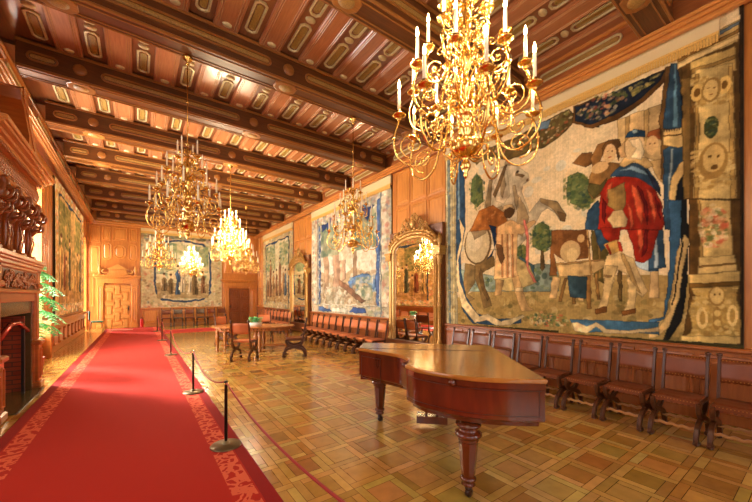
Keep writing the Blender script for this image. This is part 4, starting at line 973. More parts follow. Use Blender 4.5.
def figures(n,x0,x1,y0,y1,cols,seed):
    r=random.Random(seed);out=[]
    for k in range(n):
        x=x0+(x1-x0)*(k+.5)/n+r.uniform(-20,20);w=(x1-x0)/n*.42;c=r.choice(cols);b=y0+r.uniform(0,60);t=y1-r.uniform(0,240)
        if k%2:y_=r.uniform(-.3,.3);out+=[('p',tuple(min(255,int(v*1.15)) for v in c),[(x-w*1.5,b+30),(x+w*.2,b+20),(x+w*(.6+y_),b+(t-b)*.5),(x-w*.4,b+(t-b)*.7),(x-w*1.3,b+(t-b)*.45)])]
        if k%3==0:
            out+=[('p',(190,170,130),[(x-w*1.8,b+(t-b)*.55),(x+w*1.6,b+(t-b)*.62),(x+w*1.7,b+(t-b)*.42),(x-w,b+(t-b)*.36)]),('d',CR+BR,14,16,[(x-w*1.8,b),(x+w*1.8,b),(x+w*1.8,t),(x-w*1.8,t)])]
        out+=[('p',c,[(x-w,b),(x+w,b),(x+w*.8,b+(t-b)*.5),(x+w*.9,b+(t-b)*.85),(x,t),(x-w*.9,b+(t-b)*.8),(x-w*.7,b+(t-b)*.4)]),
        ('p',tuple(int(v*.7) for v in c),[(x-w*.2,b),(x+w*.3,b),(x+w*.2,t-(t-b)*.2),(x,t-(t-b)*.1)]),('e',(214,176,130),[(int(x),int(t+18)),(int(w*.38)+3,28)]),('e',(90,62,40),[(int(x),int(t+38)),(int(w*.4)+3,16)])]
    return out
def scene(seed,ground,fcols,n,dark=False):
    sky=(206,196,156) if not dark else (190,160,96)
    ops=[('p',sky,box4(0,0,1000,1000)),('d',CR if not dark else [(170,140,80),(120,110,60),(196,164,100)],300,34,box4(100,400,900,930)),
    ('d',GR if not dark else [(110,112,58),(150,138,74),(90,96,54)],200,36,box4(120,520,450,880)),('d',GR if not dark else [(110,112,58),(150,138,74),(90,96,54)],140,34,box4(600,560,880,880)),
    ('p',ground,box4(100,90,900,330)),('d',BR+([] if dark else CR),240,26,box4(100,90,900,340))]+figures(n,140,860,150,640,fcols,seed)+[
    ('p',(206,184,130) if not dark else (170,136,70),box4(0,0,1000,85)),('p',(206,184,130) if not dark else (170,136,70),box4(0,915,1000,1000)),
    ('p',(206,184,130) if not dark else (176,142,76),box4(0,0,105,1000)),('p',(206,184,130) if not dark else (176,142,76),box4(895,0,1000,1000)),
    ('d',FL+CR,300,20,box4(0,0,1000,85)),('d',FL+CR,300,20,box4(0,915,1000,1000)),('d',FL+CR,220,20,box4(0,0,100,1000)),('d',FL+CR,220,20,box4(900,0,1000,1000)),
    ('p',(40,64,100),box4(105,85,122,915)),('p',(40,64,100),box4(878,85,895,915)),('p',(40,64,100),[(110,905),(300,915),(420,880),(560,915),(890,905),(890,925),(110,925)])]
    return ops
A=canvas(110,150,(200,180,130));paint(A,scene(3,(170,140,90),[(160,146,110),(190,146,96),(110,130,140),(206,186,136),(170,120,80)],7),1.4);A=weave(A,.08)
hang('narrow tapestry with standing figures on the right wall beyond the far mirror',(XR-.035,20.2,.98),UY,NX,4.7,4.0,A,.8,.3)
# end wall: oval scene inside a blue ribbon
e=scene(8,(160,140,96),[(176,140,90),(80,96,110),(196,170,130),(150,104,66),(110,90,60),(206,190,150)],8)
rib=[(140,500),(160,200),(240,90),(500,60),(760,90),(850,200),(860,500),(850,760),(760,900),(500,930),(240,900),(160,760)]
inn=[(500+(x-500)*.93,500+(y-500)*.94) for x,y in rib]
e2=[('p',(196,178,130),box4(0,0,1000,1000)),('d',FL+CR+BR,900,22,box4(0,0,1000,1000)),('p',(40,62,96),rib),('p',(206,192,150),inn),('d',CR+GR,350,34,inn),('d',GR,120,40,box4(200,500,420,880)),('d',GR,90,40,box4(620,560,820,860)),('p',(160,138,92),[(190,120),(810,120),(830,330),(170,330)]),('d',BR+CR,120,22,box4(190,120,820,330))]
e2+=figures(7,230,780,170,600,[(176,140,90),(60,86,120),(206,180,130),(150,104,66),(120,96,60),(214,196,160)],11)+[('d',FL+CR,260,20,box4(0,0,1000,50)),('p',(120,110,70),box4(0,940,1000,1000)),('d',FL,120,24,box4(0,900,1000,1000))]
A=canvas(170,180,(200,180,130));paint(A,e2,1.4);A=weave(A,.08)
hang('tapestry with figures inside a blue ribbon oval on the far end wall',(.12,YE-.035,1.03),V((1,0,0)),V((0,-1,0)),3.95,4.05,A,.8,.18,sat=.85)
# left wall, two more (the second one hangs between the near windows)
fc=[(170,132,66),(80,84,60),(196,160,90),(130,70,40),(110,96,50),(206,170,96)]
A=canvas(150,150,(150,120,60));paint(A,scene(21,(150,116,56),fc,9,True),1.4);A=weave(A,.09)
hang('golden brown tapestry of trees and figures on the left wall above the balustrade',(XL+.035,13.5,1.03),V((0,1,0)),V((1,0,0)),6.3,4.2,A,1.7,.0,False,sat=.9)
# ------------------------------------------------------------------ chandeliers
def spiral(c,r0,turns,a0,n=14,sgn=1):
    return[(c[0]+r0*(1-k/n*.85)*math.cos(a0+sgn*turns*2*PI*k/n),0,c[1]+r0*(1-k/n*.85)*math.sin(a0+sgn*turns*2*PI*k/n)) for k in range(n+1)]
def arm_mesh(rad,z,root,big):
    """S-scroll arm in the local xz plane, ends under the drip pan at (rad, z)"""
    b=MB();s=big;t=.0085
    path=[(.045,0,root),(.045+.22*rad,0,root+.07*s),(rad*.42,0,root-.02*s),(rad*.47,0,z-.14*s),(rad*.58,0,z-.31*s),(rad*.8,0,z-.37*s),(rad*1.02,0,z-.30*s),(rad*1.08,0,z-.16*s),(rad*1.0,0,z-.02)]
    b.tube(catmull(path,4),t,5)
    b.tube(spiral((rad*.80,z-.21*s),.105*s,1.5,-PI/2,16,1),t*.8,4)
    b.tube(spiral((rad*.30,root-.10*s),.085*s,1.3,PI/2,13,-1),t*.75,4)
    b.tube(spiral((rad*.66,z-.05*s),.055*s,1.2,PI,11,-1),t*.6,4)
    b.ball((rad*.80,0,z-.21*s),.014,6,4);b.ball((rad*.47,0,z-.12*s),.017,6,4)
    for q in((rad*.58,z-.31*s),(rad*1.08,z-.16*s)):b.ball((q[0],0,q[1]),.014,6,4)
    return b
TIERS=[(.50,.47,.50,1.0,8,0),(.41,.74,.72,.85,8,PI/8),(.28,1.03,.98,.72,6,0),(.155,1.29,1.2,.55,4,PI/4)]
def make_chandelier(lit,label,loc):
    th=thing('chandelier',label,'chandelier',loc,random.uniform(0,.3),'brass chandeliers hanging in rows from the beams')
    st=MB();H=ZB-loc[2]
    prof=[(.004,0),(.012,.015),(.02,.035),(.012,.05),(.034,.075),(.042,.10),(.03,.13),(.014,.145),(.05,.165),(.095,.19),(.115,.225),(.118,.25),(.09,.285),(.05,.30),(.03,.32),(.055,.345),(.06,.38),(.035,.41),(.022,.45),(.05,.475),(.065,.5),(.045,.54),(.025,.57),(.035,.62),(.06,.66),(.06,.7),(.03,.74),(.02,.8),(.04,.85),(.055,.9),(.05,.95),(.025,1.0),(.018,1.05),(.04,1.1),(.045,1.15),(.02,1.2),(.03,1.26),(.02,1.33),(.035,1.38),(.012,1.43),(.009,1.46)]
    st.lathe(prof,n=16,flute=.08);st.build('stem',M['brass'],th)
    rd=MB();rd.tube([(0,0,1.44),(0,0,H-.06)],.009,6);rd.ball((0,0,1.5),.025,8,5);rd.ball((0,0,(H+1.44)/2),.02,8,5);rd.lathe([(.01,H-.14),(.03,H-.12),(.02,H-.09),(.07,H-.05),(.075,H-.02),(.06,H)],n=12)
    rd.build('hanging_rod',M['brassd'],th)
    fo=MB()
    for z,r,n in((1.34,.1,7),(.98,.11,8),(.58,.13,8),(.20,.16,8)):
        for k in range(n):
            a=2*PI*k/n+z*3;c,s_=math.cos(a),math.sin(a)
            p=[(.02,z-.03),(r*.6,z-.05),(r,z+.0),(r*.95,z+.05),(r*.7,z+.05),(r*.72,z+.02)]
            fo.tube([(q[0]*c,q[0]*s_,q[1]) for q in p],[.009,.008,.007,.007,.008,.005],5)
            fo.ball((r*.98*c,r*.98*s_,z+.03),(.016,.016,.022),6,4)
    fo.build('scrolled_foliage',M['brassd'],th)
    return th
AM=[]
def build_arms(th,lit):
    if not AM:
        for ti,(rad,z,root,big,n,ph) in enumerate(TIERS):
            a=arm_mesh(rad,z,root,big)
            pan=MB();pan.lathe([(.006,-.03),(.014,-.025),(.012,-.01),(.03,.0),(.05,.012),(.052,.018),(.03,.014),(.013,.016),(.016,.03),(.02,.05),(.014,.05)],(rad,0,z),12)
            ca=MB();ca.lathe([(.0125,.045),(.0125,.205),(.009,.212),(.003,.214)],(rad,0,z),8)
            fl=MB();fl.lathe([(.003,.212),(.011,.226),(.0125,.24),(.008,.262),(.001,.285)],(rad,0,z),8)
            AM.append((a,pan,ca,fl))
    for ti,(rad,z,root,big,n,ph) in enumerate(TIERS):
        a,pan,ca,fl=AM[ti]
        src=None
        for k in range(n):
            rz=ph+2*PI*k/n
            key=(ti,lit)
            if key not in CACHE:
                o=a.build('arm',M['brass'],th,rot=(0,0,rz));p=pan.build('drip_pan',M['brassd'],o);c=ca.build('candle',M['candle'],o);f=fl.build('flame_bulb',M['flame'] if lit else M['bulb'],o);CACHE[key]=o
            else:
                o=copy_tree(CACHE[key],th);o.rotation_euler=(0,0,rz)
CACHE={}
ZF=2.53
CH=[((2.0,1.62,ZF),True,'huge lit brass chandelier nearest the camera, above the piano'),
((.63,5.93,ZF),False,'unlit brass chandelier hanging in front of the far chandeliers, over the red carpet side'),
((3.68,5.93,ZF),False,'unlit brass chandelier in front of the pale tapestry between the mirrors'),
((2.15,10.1,ZF),True,'lit brass chandelier over the oval table'),
((.63,14.4,ZF),False,'small distant unlit chandelier in front of the end tapestry, left of the lit one'),
((3.68,14.4,ZF),False,'distant unlit chandelier just behind and right of the lit one over the table'),
((2.15,18.7,ZF),True,'farthest lit chandelier, small and low in front of the end tapestry')]
for loc,lit,lab in CH:
    t=make_chandelier(lit,lab,loc);build_arms(t,lit)
    if lit:
        near=loc[1]<3
        rr=(.52,.41) 
        for ti,n in((0,5),(1,4),(2,2)):
            rad,z=TIERS[ti][0],TIERS[ti][1]
            for k in range(n):
                a=2*PI*k/n+.3+ti;ld=bpy.data.lights.new('candle_light','POINT');ld.energy=LAMP*(.3 if near else 1);ld.color=(1,.80,.52);ld.shadow_soft_size=.03
                lo=bpy.data.objects.new('candle_light',ld);col.objects.link(lo);lo.location=(loc[0]+rad*math.cos(a),loc[1]+rad*math.sin(a),loc[2]+z+.31)

# ------------------------------------------------------------------ x-frame chairs
def leather_panel(b,P,w,h,th,n=24,scal=.02):
    """P(s,t,d)->point; panel with a scalloped lower edge"""
    vs=[];fs=[];m=4
    for d in(0,1):
        for i in range(n+1):
            for j in range(m+1):
                t=j/m
                if j==0:t=-scal/h*abs(math.sin(PI*i/n*8))
                vs.append(P(i/n,t,d*th))
    k=(n+1)*(m+1)
    for i in range(n):
        for j in range(m):
            a=i*(m+1)+j;fs.append((a,a+1,a+m+2,a+m+1));fs.append((k+a,k+a+m+1,k+a+m+2,k+a+1))
    for i in range(n):
        a=i*(m+1);fs.append((a,a+m+1,k+a+m+1,k+a));a+=m;fs.append((a,k+a,k+a+m+1,a+m+1))
    for j in range(m):
        fs.append((j,k+j,k+j+1,j+1));a=n*(m+1)+j;fs.append((a,a+1,k+a+1,k+a))
    b.add(vs,fs,True)
def make_chair(lea,wd='cwood'):
    th=thing('leather_chair','x','chair')
    hw=.2
    b=MB()
    def P(s,t,d):
        x=(s-.5)*2*(hw-.0);y=.2-(t*.40) ;sag=.03*(1-(2*s-1)**2)*(1-(2*t-1)**2) if 0<=t<=1 else 0
        return(x,y,.475-sag-d-(0 if t>=0 else -t*.9))
    b.box(-hw,hw,-.2,.2,.445,.462,.006)
    leather_panel(b,lambda s,t,d:((s-.5)*2*hw,(.2-t*.4) if t>=0 else .206,(.482-.022*(1-(2*s-1)**2)*(1-(2*max(t,0)-1)**2)-d) if t>=0 else .482-.03+t*1.2-d),.4,.4,.012,24,.012)
    b.box(-hw,hw,.196,.208,.425,.478,.003)
    b.build('seat',M[lea],th)
    b=MB()
    def bk(z):return -.20-(z-.46)*.17
    leather_panel(b,lambda s,t,d:((s-.5)*2*(hw-.01),bk(.66+t*.25)-.022*(1-(2*s-1)**2)+.012-d,.66+t*.25),.42,.25,.012,24,.014)
    bo=b.build('backrest',M[lea],th)
    nl=MB()
    for s in range(13):
        x=(s/12-.5)*2*(hw-.03)
        for z in(.675,.9):nl.ball((x,bk(z)-.022*(1-(x/hw)**2)+.014,z),.006,5,3)
        nl.ball((x,.21,.458),.0055,5,3)
    nl.build('nails',M['nail'],bo)
    for sx in(-1,1):
        b=MB();x=sx*hw
        b.tube([(x,bk(.44),.44),(x,bk(.7),.7),(x,bk(.93),.93)],[1,1,.95],flat=(.03,.038,(1,0,0)))
        b.lathe([(.014,.92),(.026,.93),(.014,.94),(.03,.955),(.028,.972),(.006,.985)],(x,bk(.95),0),8)
        b.build('back_post',M[wd],th)
        # crossed legs
        for sy in(-1,1):
            b=MB()
            pts=[(x,sy*.255,.03),(x,sy*.25,.10),(x,sy*.18,.195),(x,sy*.0,.262),(x,-sy*.12,.30),(x,-sy*.185,.365),(x,-sy*.2,.45)]
            b.tube(catmull([(p[0]+(.005*sy),p[1],p[2]) for p in pts],3),1,flat=(.044,.06,(1,0,0)))
            b.box(x+.003*sy-.027,x+.003*sy+.027,sy*.245-.05,sy*.245+.05,0,.05,.014)
            b.build('leg',M[wd],th)
        b=MB();b.box(x-.02,x+.02,-.215,.215,.42,.455,.008);b.build('side_rail',M[wd],th)
    for sy in(-1,1):
        b=MB();b.tube([(-hw+2*hw*k/12,sy*.19,.16+.010*math.sin(k*PI/1.5)) for k in range(13)],1,flat=(.018,.03,(0,1,0)));b.build('stretcher',M['cwood2'],th)
    return th
PR={k:make_chair(k) for k in('leather','leather2','leatherd')}
used=set()
def chair(kind,x,y,rz,label,group=None):
    o=PR[kind] if kind not in used else copy_tree(PR[kind]);used.add(kind)
    o.location=(x,y,0);o.rotation_euler=(0,0,rz);o['label']=label
    if group:o['group']=group
    elif 'group' in o.keys():del o['group']
    return o
CXR=5.24
ORD=['first','second','third','fourth','fifth','sixth','seventh','eighth','ninth','tenth']
g='leather chairs along the right wall under the large tapestry'
for k in range(9):
    lab={0:'brown leather chair cut by the right edge of the picture',8:'brown leather chair beside the near gilt mirror, last of the near wall row'}.get(k,'brown leather chair against the right wall under the large tapestry, %s from the right'%ORD[k])
    chair('leather',CXR+random.uniform(-.015,.015),.577+.50*k,PI/2+random.uniform(-.03,.03),lab,g)
g='leather chairs along the right wall between the mirrors'
for k in range(10):
    lab={0:'reddish leather chair at the near end of the row between the two mirrors',9:'reddish leather chair at the far end of the row between the two mirrors'}.get(k,'reddish leather chair in the row between the two mirrors, %s from the near mirror'%ORD[k])
    chair('leather2',CXR,7.32+.475*k,PI/2+random.uniform(-.03,.03),lab,g)
g='leather chairs along the right wall beyond the far mirror'
for k in range(8):
    chair('leather2',CXR,14.2+.48*k,PI/2+random.uniform(-.03,.03),'reddish leather chair on the right wall beyond the far mirror, %s from that mirror'%ORD[k],g)
g='leather chairs against the far end wall'
for k in range(6):
    chair('leatherd' if k in(1,3) else 'leather',1.24+.55*k,20.95,PI+random.uniform(-.03,.03),('dark leather' if k in(1,3) else 'brown leather')+' chair under the end wall tapestry, %s from the left'%ORD[k],g)
g='leather chairs around the table'
C1=chair('leather2',2.25,8.95,R(-36),'orange-brown leather chair with its back to the camera, in front of the table',g)
C2=chair('leather2',2.40,11.8,R(-150),'reddish leather chair at the far left end of the table',g)
C3=chair('leather',3.52,8.72,R(66),'leather chair turned sideways at the right front of the table, seen from its side',g)
C4=chair('leather2',3.72,12.0,R(170),'pinkish leather chair behind the table, beyond the plant bowl',g)
for c_ in(C1,C2,C3,C4):c_.scale=(1.12,1.12,1.06)

# ------------------------------------------------------------------ table
tb=thing('oval_table','long oval carved oak table with turned legs in the middle of the hall','table',(2.88,10.4,0),math.atan2(-.50,.86))
def stad(L_,W_2,n=10):
    return[(x,y) for x,y in shape(L_,W_2,'stad',n)]
b=MB();b.prism(stad(1.22,.62),.715,.75,.01);b.build('tabletop',M['table'],tb)
b=MB();b.prism(stad(1.1,.52),.62,.716)
for k in range(-8,9):b.lathe([(.001,-.012),(.02,-.01),(.03,0)],(k*.11,-.525,.665),8,axis='y')
b.build('apron',M['table'],tb)
for x,y in((-1.0,-.2),(-.95,.3),(.16,-.42),(.28,-.42),(.2,.42),(.98,.0)):
    b=MB();b.lathe([(.045,0),(.05,.04),(.03,.07),(.04,.12),(.055,.3),(.05,.4),(.06,.46),(.035,.5),(.055,.54),(.055,.62)],(x,y,0),10);b.build('leg',M['table'],tb)
b=MB();b.box(-.95,.95,-.03,.03,.12,.17,.01);b.box(-.04,.04,-.4,.4,.12,.17,.01);b.build('stretcher',M['table'],tb)
# planter
pb=thing('plant_bowl','white oval bowl of leafy green plants on the oval table','plant bowl',(2.86,10.15,.75),R(-30));pb.scale=(.68,.68,.85)
b=MB();rr=[]
for r,z in((.16,0),(.2,.03),(.23,.09),(.24,.12),(.21,.115),(.19,.1)):rr.append([(r*1.25*math.cos(2*PI*k/18),r*.75*math.sin(2*PI*k/18),z) for k in range(18)])
b.rings(rr,True,True);b.build('bowl',M['white'],pb)
for j in range(2):
    b=MB()
    for k in range(70):
        a=random.uniform(0,2*PI);r=random.uniform(0,.2);c=V((r*1.3*math.cos(a),r*.8*math.sin(a),.12+random.uniform(0,.16)))
        d=V((math.cos(a),math.sin(a),random.uniform(.1,1.2))).normalized();s=V((-math.sin(a),math.cos(a),0));l=random.uniform(.08,.15);w=l*.35;n=d.cross(s)*.012
        b.add([c,c+d*l*.4+s*w,c+d*l-n,c+d*l*.4-s*w,c+d*l*.45+n],[(0,1,4),(1,2,4),(2,3,4),(3,0,4)])
    b.build('leaves',M['green' if j else 'dkgreen'],pb)

# ------------------------------------------------------------------ piano
K=.955
OUT=[(2.51,1.26),(3.66,2.59),(2.49,3.73),(2.20,3.40)]
PX,PY=2.75,2.5
pn=thing('grand_piano','reddish mahogany grand piano with a closed golden lid and turned legs','piano',(PX,PY,0))
bent=catmull([(2.20,3.40,0),(2.235,3.15,0),(2.285,2.90,0),(2.30,2.72,0),(2.235,2.52,0),(2.12,2.39,0),(2.018,2.314,0)],5)
bent=[(p.x,p.y) for p in bent]
tail=catmull([(2.018,2.314,0),(1.99,2.09,0),(2.09,1.74,0),(2.265,1.50,0),(2.515,1.285,0)],14)
tail=[(p.x,p.y) for p in tail][1:-1]
poly=[(2.515,1.285),(3.66,2.59),(2.49,3.73)]+bent+tail
poly=[(x-PX,y-PY) for x,y in poly]
def offs(P_,d):
    n=len(P_);out=[]
    ar=sum(P_[i][0]*P_[(i+1)%n][1]-P_[(i+1)%n][0]*P_[i][1] for i in range(n));s=1 if ar>0 else -1
    for i in range(n):
        a=V((*P_[i-1],0));c=V((*P_[i],0));e=V((*P_[(i+1)%n],0));n1=(c-a).normalized();n2=(e-c).normalized()
        m=V((n1.y+n2.y,-(n1.x+n2.x),0)).normalized()*s;k=max(.5,m.dot(V((n2.y,-n2.x,0))*s));out.append((c.x+m.x*d/k,c.y+m.y*d/k))
    return out
def ringpoly(b,P_,levels):
    rr=[[(x,y,z) for x,y in offs(P_,d)] for d,z in levels];b.rings(rr,True)
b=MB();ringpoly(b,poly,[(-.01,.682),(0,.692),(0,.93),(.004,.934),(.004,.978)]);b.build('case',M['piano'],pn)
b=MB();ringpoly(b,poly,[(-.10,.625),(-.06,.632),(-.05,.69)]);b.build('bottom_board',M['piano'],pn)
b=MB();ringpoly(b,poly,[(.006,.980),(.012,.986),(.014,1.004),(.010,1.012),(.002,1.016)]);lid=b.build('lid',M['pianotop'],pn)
# front flap joint and hinge line on the lid
kd=V((3.66-2.49,2.59-3.73,0)).normalized();kn_=V((-kd.y,kd.x,0));kn_=kn_ if kn_.y<0 else -kn_
b=MB();c0=V((2.49-PX,3.73-PY,0))+kn_*.46;b.tube([c0-kd*(-.02)+V((0,0,1.0165)),c0+kd*1.5+V((0,0,1.0165))],1,flat=(.006,.002,(0,0,1)))
b.build('lid_joint',M['inlay'],lid)
# keyboard end block deeper than the rim
e0=V((2.49-PX,3.73-PY,0));e1=V((3.66-PX,2.59-PY,0));kn3=kn_
def blk(b,a,d,w0,w1,z0,z1):
    q=[a+kd*w0,a+kd*w1,a+kd*w1+kn3*d,a+kd*w0+kn3*d];b.prism([(p.x,p.y) for p in q],z0,z1)
b=MB();blk(b,e0+kn3*.02,.38,.03,1.58,.62,.70);b.build('key_bed',M['piano'],pn)
# inlay frames on tail, bent side and cheek
def strip(path,z0,z1,b,d=.0015):
    pts=[V((x-PX,y-PY,0)) for x,y in path];n=len(pts)
    for i in range(n-1):
        t=(pts[i+1]-pts[i]).normalized();m=V((t.y,-t.x,0));cen=V((0,0,0))
        if m.dot(pts[i]-cen)<0:m=-m
        a,c=pts[i]-m*.003,pts[i+1]-m*.003;a2,c2=pts[i]+m*d,pts[i+1]+m*d
        b.add([(q.x,q.y,z) for z in(z0,z1) for q in(a,c,c2,a2)],[(0,1,2,3),(4,7,6,5),(0,4,5,1),(1,5,6,2),(2,6,7,3),(3,7,4,0)])
def frame_on(path,z0,z1,b,w=.006):
    strip(path,z1-w,z1,b);strip(path,z0,z0+w,b)
    for A_,B_ in((path[0],path[1]),(path[-1],path[-2])):
        t=V((B_[0]-A_[0],B_[1]-A_[1],0)).normalized()*w;strip([A_,(A_[0]+t.x,A_[1]+t.y)],z0,z1,b)
b=MB()
tl=[(2.018,2.314)]+tail+[(2.515,1.285)]
def inset(path,d):
    p=[V((*q,0)) for q in path];p[0]=p[0]+(p[1]-p[0]).normalized()*d;p[-1]=p[-1]+(p[-2]-p[-1]).normalized()*d;return[(q.x,q.y) for q in p]
frame_on(inset(tl,.045),.725,.925,b);frame_on(inset([(2.20,3.40),(2.235,3.15),(2.262,3.0)],.04),.66,.925,b);frame_on(inset([(2.515,1.285),(3.66,2.59)],.05),.725,.925,b)
frame_on(inset([(2.20,3.40),(2.49,3.73)],.03),.66,.925,b)
b.build('inlay_lines',M['inlay'],pn)
for p,z in(((2.055,1.80),.955),((2.27,2.62),.93)):
    b=MB();nn=V((-.78,-.62,0)).normalized() if p[1]<2 else V((-.9,.1,0)).normalized()
    q=V((p[0]-PX,p[1]-PY,z));rr=[]
    s=V((-nn.y,nn.x,0))
    for r,d in((.016,-.03),(.024,.012),(.03,.016),(.03,.026),(.022,.036),(.012,.038),(.006,.042)):rr.append([q+nn*d+s*(r*math.cos(2*PI*k/14))+V((0,0,r*math.sin(2*PI*k/14))) for k in range(14)])
    b.rings(rr,True,True);b.build('lid_knob',M['piano'],pn)
def piano_leg(x,y):
    b=MB();prof=[(.10,.615),(.105,.60),(.09,.585),(.065,.57),(.085,.55),(.108,.535),(.11,.515),(.095,.50),(.075,.49),(.085,.478),(.078,.465)]
    b.lathe([(r,z) for r,z in prof],(x-PX,y-PY,0),24)
    b.lathe([(.076,.468),(.078,.44),(.056,.20),(.05,.175)],(x-PX,y-PY,0),8,smooth=False)
    b.lathe([(.05,.178),(.064,.165),(.064,.15),(.045,.14),(.05,.125),(.058,.11),(.04,.095),(.03,.085)],(x-PX,y-PY,0),20)
    o=b.build('leg',M['piano'],pn)
    c=MB();c.lathe([(.026,.09),(.028,.07),(.02,.055)],(x-PX,y-PY,0),12);c.box(x-PX-.012,x-PX+.03,y-PY-.02,y-PY+.02,.035,.07,.004);c.lathe([(.01,-.016),(.036,-.014),(.036,.014),(.01,.016)],(x-PX+.008,y-PY,.036),14,axis='y')
    c.build('caster',M['inlay'],o)
for x,y in((2.20,1.755),(2.585,3.50),(3.42,2.62)):piano_leg(x,y)
b=MB();lc=V((3.02-PX,2.98-PY,0))
for s in(-1,1):
    b.tube([lc+kd*(s*.10)+V((0,0,.62)),lc+kd*(s*.13)+V((0,0,.45)),lc+kd*(s*.05)+V((0,0,.25)),lc+kd*(s*.08)+V((0,0,.1))],.018,8)
q=[lc+kd*.19+kn3*.09,lc-kd*.19+kn3*.09,lc-kd*.19-kn3*.09,lc+kd*.19-kn3*.09];b.prism([(p.x,p.y) for p in q],.06,.15)
b.box(lc.x-.05,lc.x+.05,lc.y-.05,lc.y+.05,.56,.62)
b.build('pedal_lyre',M['piano'],pn)
b=MB()
for s in(-1,0,1):
    p=lc+kd*(s*.07)-kn3*.12;b.ball((p.x,p.y,.075),(.02,.02,.012),8,5);b.tube([lc+kd*(s*.07)+V((0,0,.075)),p+V((0,0,.075))],.006,5)
b.build('pedals',M['brass'],pn)

# ------------------------------------------------------------------ mirrors
def mirror(y0,y1,label):
    w=y1-y0;h=3.4;th=thing('wall_mirror',label,'mirror',(XR,y1,.12))
    U=V((0,-1,0));Z=V((0,0,1));N=V((-1,0,0));fr=(V((0,0,0)),U,Z,N)
    b=MB();b.fbox(fr,0,w,0,h-.05,.07,.16);b.fbox(fr,-.04,w+.04,0,.3,.07,.27);b.build('cabinet',M['giltd'],th)
    # glass with arched head
    def arch(cx,a,z0,zs,rise,n=12):
        return[(cx-a,z0),(cx+a,z0)]+[(cx+a*math.cos(PI*k/n),zs+rise*math.sin(PI*k/n)) for k in range(n+1)]
    cx=w/2;pts=arch(cx,w/2-.25,.3,2.75,.32)
    g=MB();g.rings([[U*p[0]+Z*p[1]+N*d for p in pts] for d in(.165,.18)]);g.build('mirror_glass',M['mirror'],th)
    f=MB()
    lv=[(.0,.18),(.02,.23),(.06,.24),(.08,.22),(.10,.26),(.14,.27),(.16,.2)]
    rr=[]
    for i,d in lv:
        pp=arch(cx,w/2-.25+i,.3-i*.4,2.75,.32+i*1.1);rr.append([U*p[0]+Z*p[1]+N*d for p in pp])
    f.rings(rr,False);f.build('arched_frame',M['gilt'],th)
    bd=MB()
    for k in range(40):
        t=k/39;z=.35+2.35*t
        for a in(.16,w-.16):bd.ball((-.27,-a,z),.016,6,4)
    for k in range(1,14):
        a=PI*k/14;q=w/2-.25+.09;bd.ball((-.27,-(cx+q*math.cos(a)),2.75+(.32+.1)*math.sin(a)),.02,6,4)
    bd.build('beading',M['gilt'],th)
    for s,a in((-1,.06),(1,w-.06)):
        c=MB();c.lathe([(.08,.3),(.08,.36),(.055,.38),(.06,.42),(.045,.45),(.045,1.25),(.06,1.28),(.06,1.34),(.045,1.37),(.042,2.3),(.06,2.33),(.05,2.38),(.085,2.5),(.09,2.55)],(-.2,-a,0),10)
        c.fbox(fr,a-.1,a+.1,2.55,2.7,.07,.31);c.fbox(fr,a-.12,a+.12,2.7,2.76,.07,.33)
        c.lathe([(.06,2.76),(.03,2.8),(.06,2.86),(.07,2.95),(.04,3.02),(.01,3.1)],(-.2,-a,0),10)
        c.build('column',M['gilt'],th)
    cr=MB();rn=random.Random(4)
    top=[U*(cx+(w/2-.1)*math.cos(PI*k/16))+Z*(2.86+.42*math.sin(PI*k/16))+N*.24 for k in range(17)]
    cr.tube(top,.05,8);
    for k in range(1,16):cr.ball(top[k]+N*.05+Z*.03,.045,7,5)
    for k in range(34):
        a=rn.uniform(.12,.88)*PI;r=rn.uniform(.0,.3)*math.sin(a)**1.5;p=U*(cx+(w/2-.15)*math.cos(a)*.8)+Z*(2.95+.38*math.sin(a)+r)+N*rn.uniform(.18,.28)
        q=rn.uniform(.06,.15);sg=rn.choice((-1,1));a0=rn.uniform(0,6)
        cr.tube([p+U*(q*(1-j/11)*math.cos(a0+sg*j*.7))+Z*(q*(1-j/11)*math.sin(a0+sg*j*.7)) for j in range(10)],.018,5)
    cr.ball(U*cx+Z*3.48+N*.22,(.06,.12,.14),10,7);cr.ball(U*cx+Z*3.64+N*.22,(.05,.07,.07),8,6)
    cr.build('carved_crest',M['gilt'],th)
    return th
mirror(5.6,7.66,'tall gilt framed mirror reflecting a chandelier, nearer of the two on the right wall')
mirror(13.4,15.45,'tall gilt framed mirror farther down the right wall')

# ------------------------------------------------------------------ rope barrier
posts=[(.78,1.12),(.78,3.885),(.76,6.37),(.74,10.76),(.72,14.5),(.72,18.3)]
plab=['rope barrier post just below the bottom edge of the picture, nearest the camera','slim dark barrier post on a round brass base, nearest in the picture','second slim barrier post along the carpet edge, on a round base','third barrier post along the carpet edge, level with the table','distant barrier post beside the far end of the table','farthest barrier post on the cross carpet near the end wall']
def make_post():
    th=thing('barrier_post','x','barrier post')
    b=MB();b.lathe([(.158,0),(.16,.006),(.155,.014),(.05,.022),(.035,.03),(.03,.05),(.02,.055)],n=32);b.build('base',M['base'],th)
    b=MB();b.lathe([(.017,.05),(.017,.68),(.02,.685),(.02,.705),(.012,.712)],n=12);po=b.build('pole',M['iron'],th)
    b=MB();b.lathe([(.021,.672),(.023,.675),(.023,.682),(.021,.685)],n=12)
    for s in(-1,1):b.tube([(0,s*.018,.69),(0,s*.04,.7),(0,s*.05,.685),(0,s*.04,.67),(0,s*.018,.678)],.003,5)
    b.build('hook_ring',M['brass'],po)
    return th
p0=make_post()
for i,(x,y) in enumerate(posts):
    o=p0 if i==0 else copy_tree(p0);o.location=(x,y,.0145);o['label']=plab[i];o['group']='rope barrier posts'
rl=['red rope sagging from the nearest visible post out of the bottom of the picture','red rope sagging between the two nearest visible posts','red rope between the second and third visible posts','red rope between the third and fourth visible posts','red rope strung to the farthest post by the end wall']
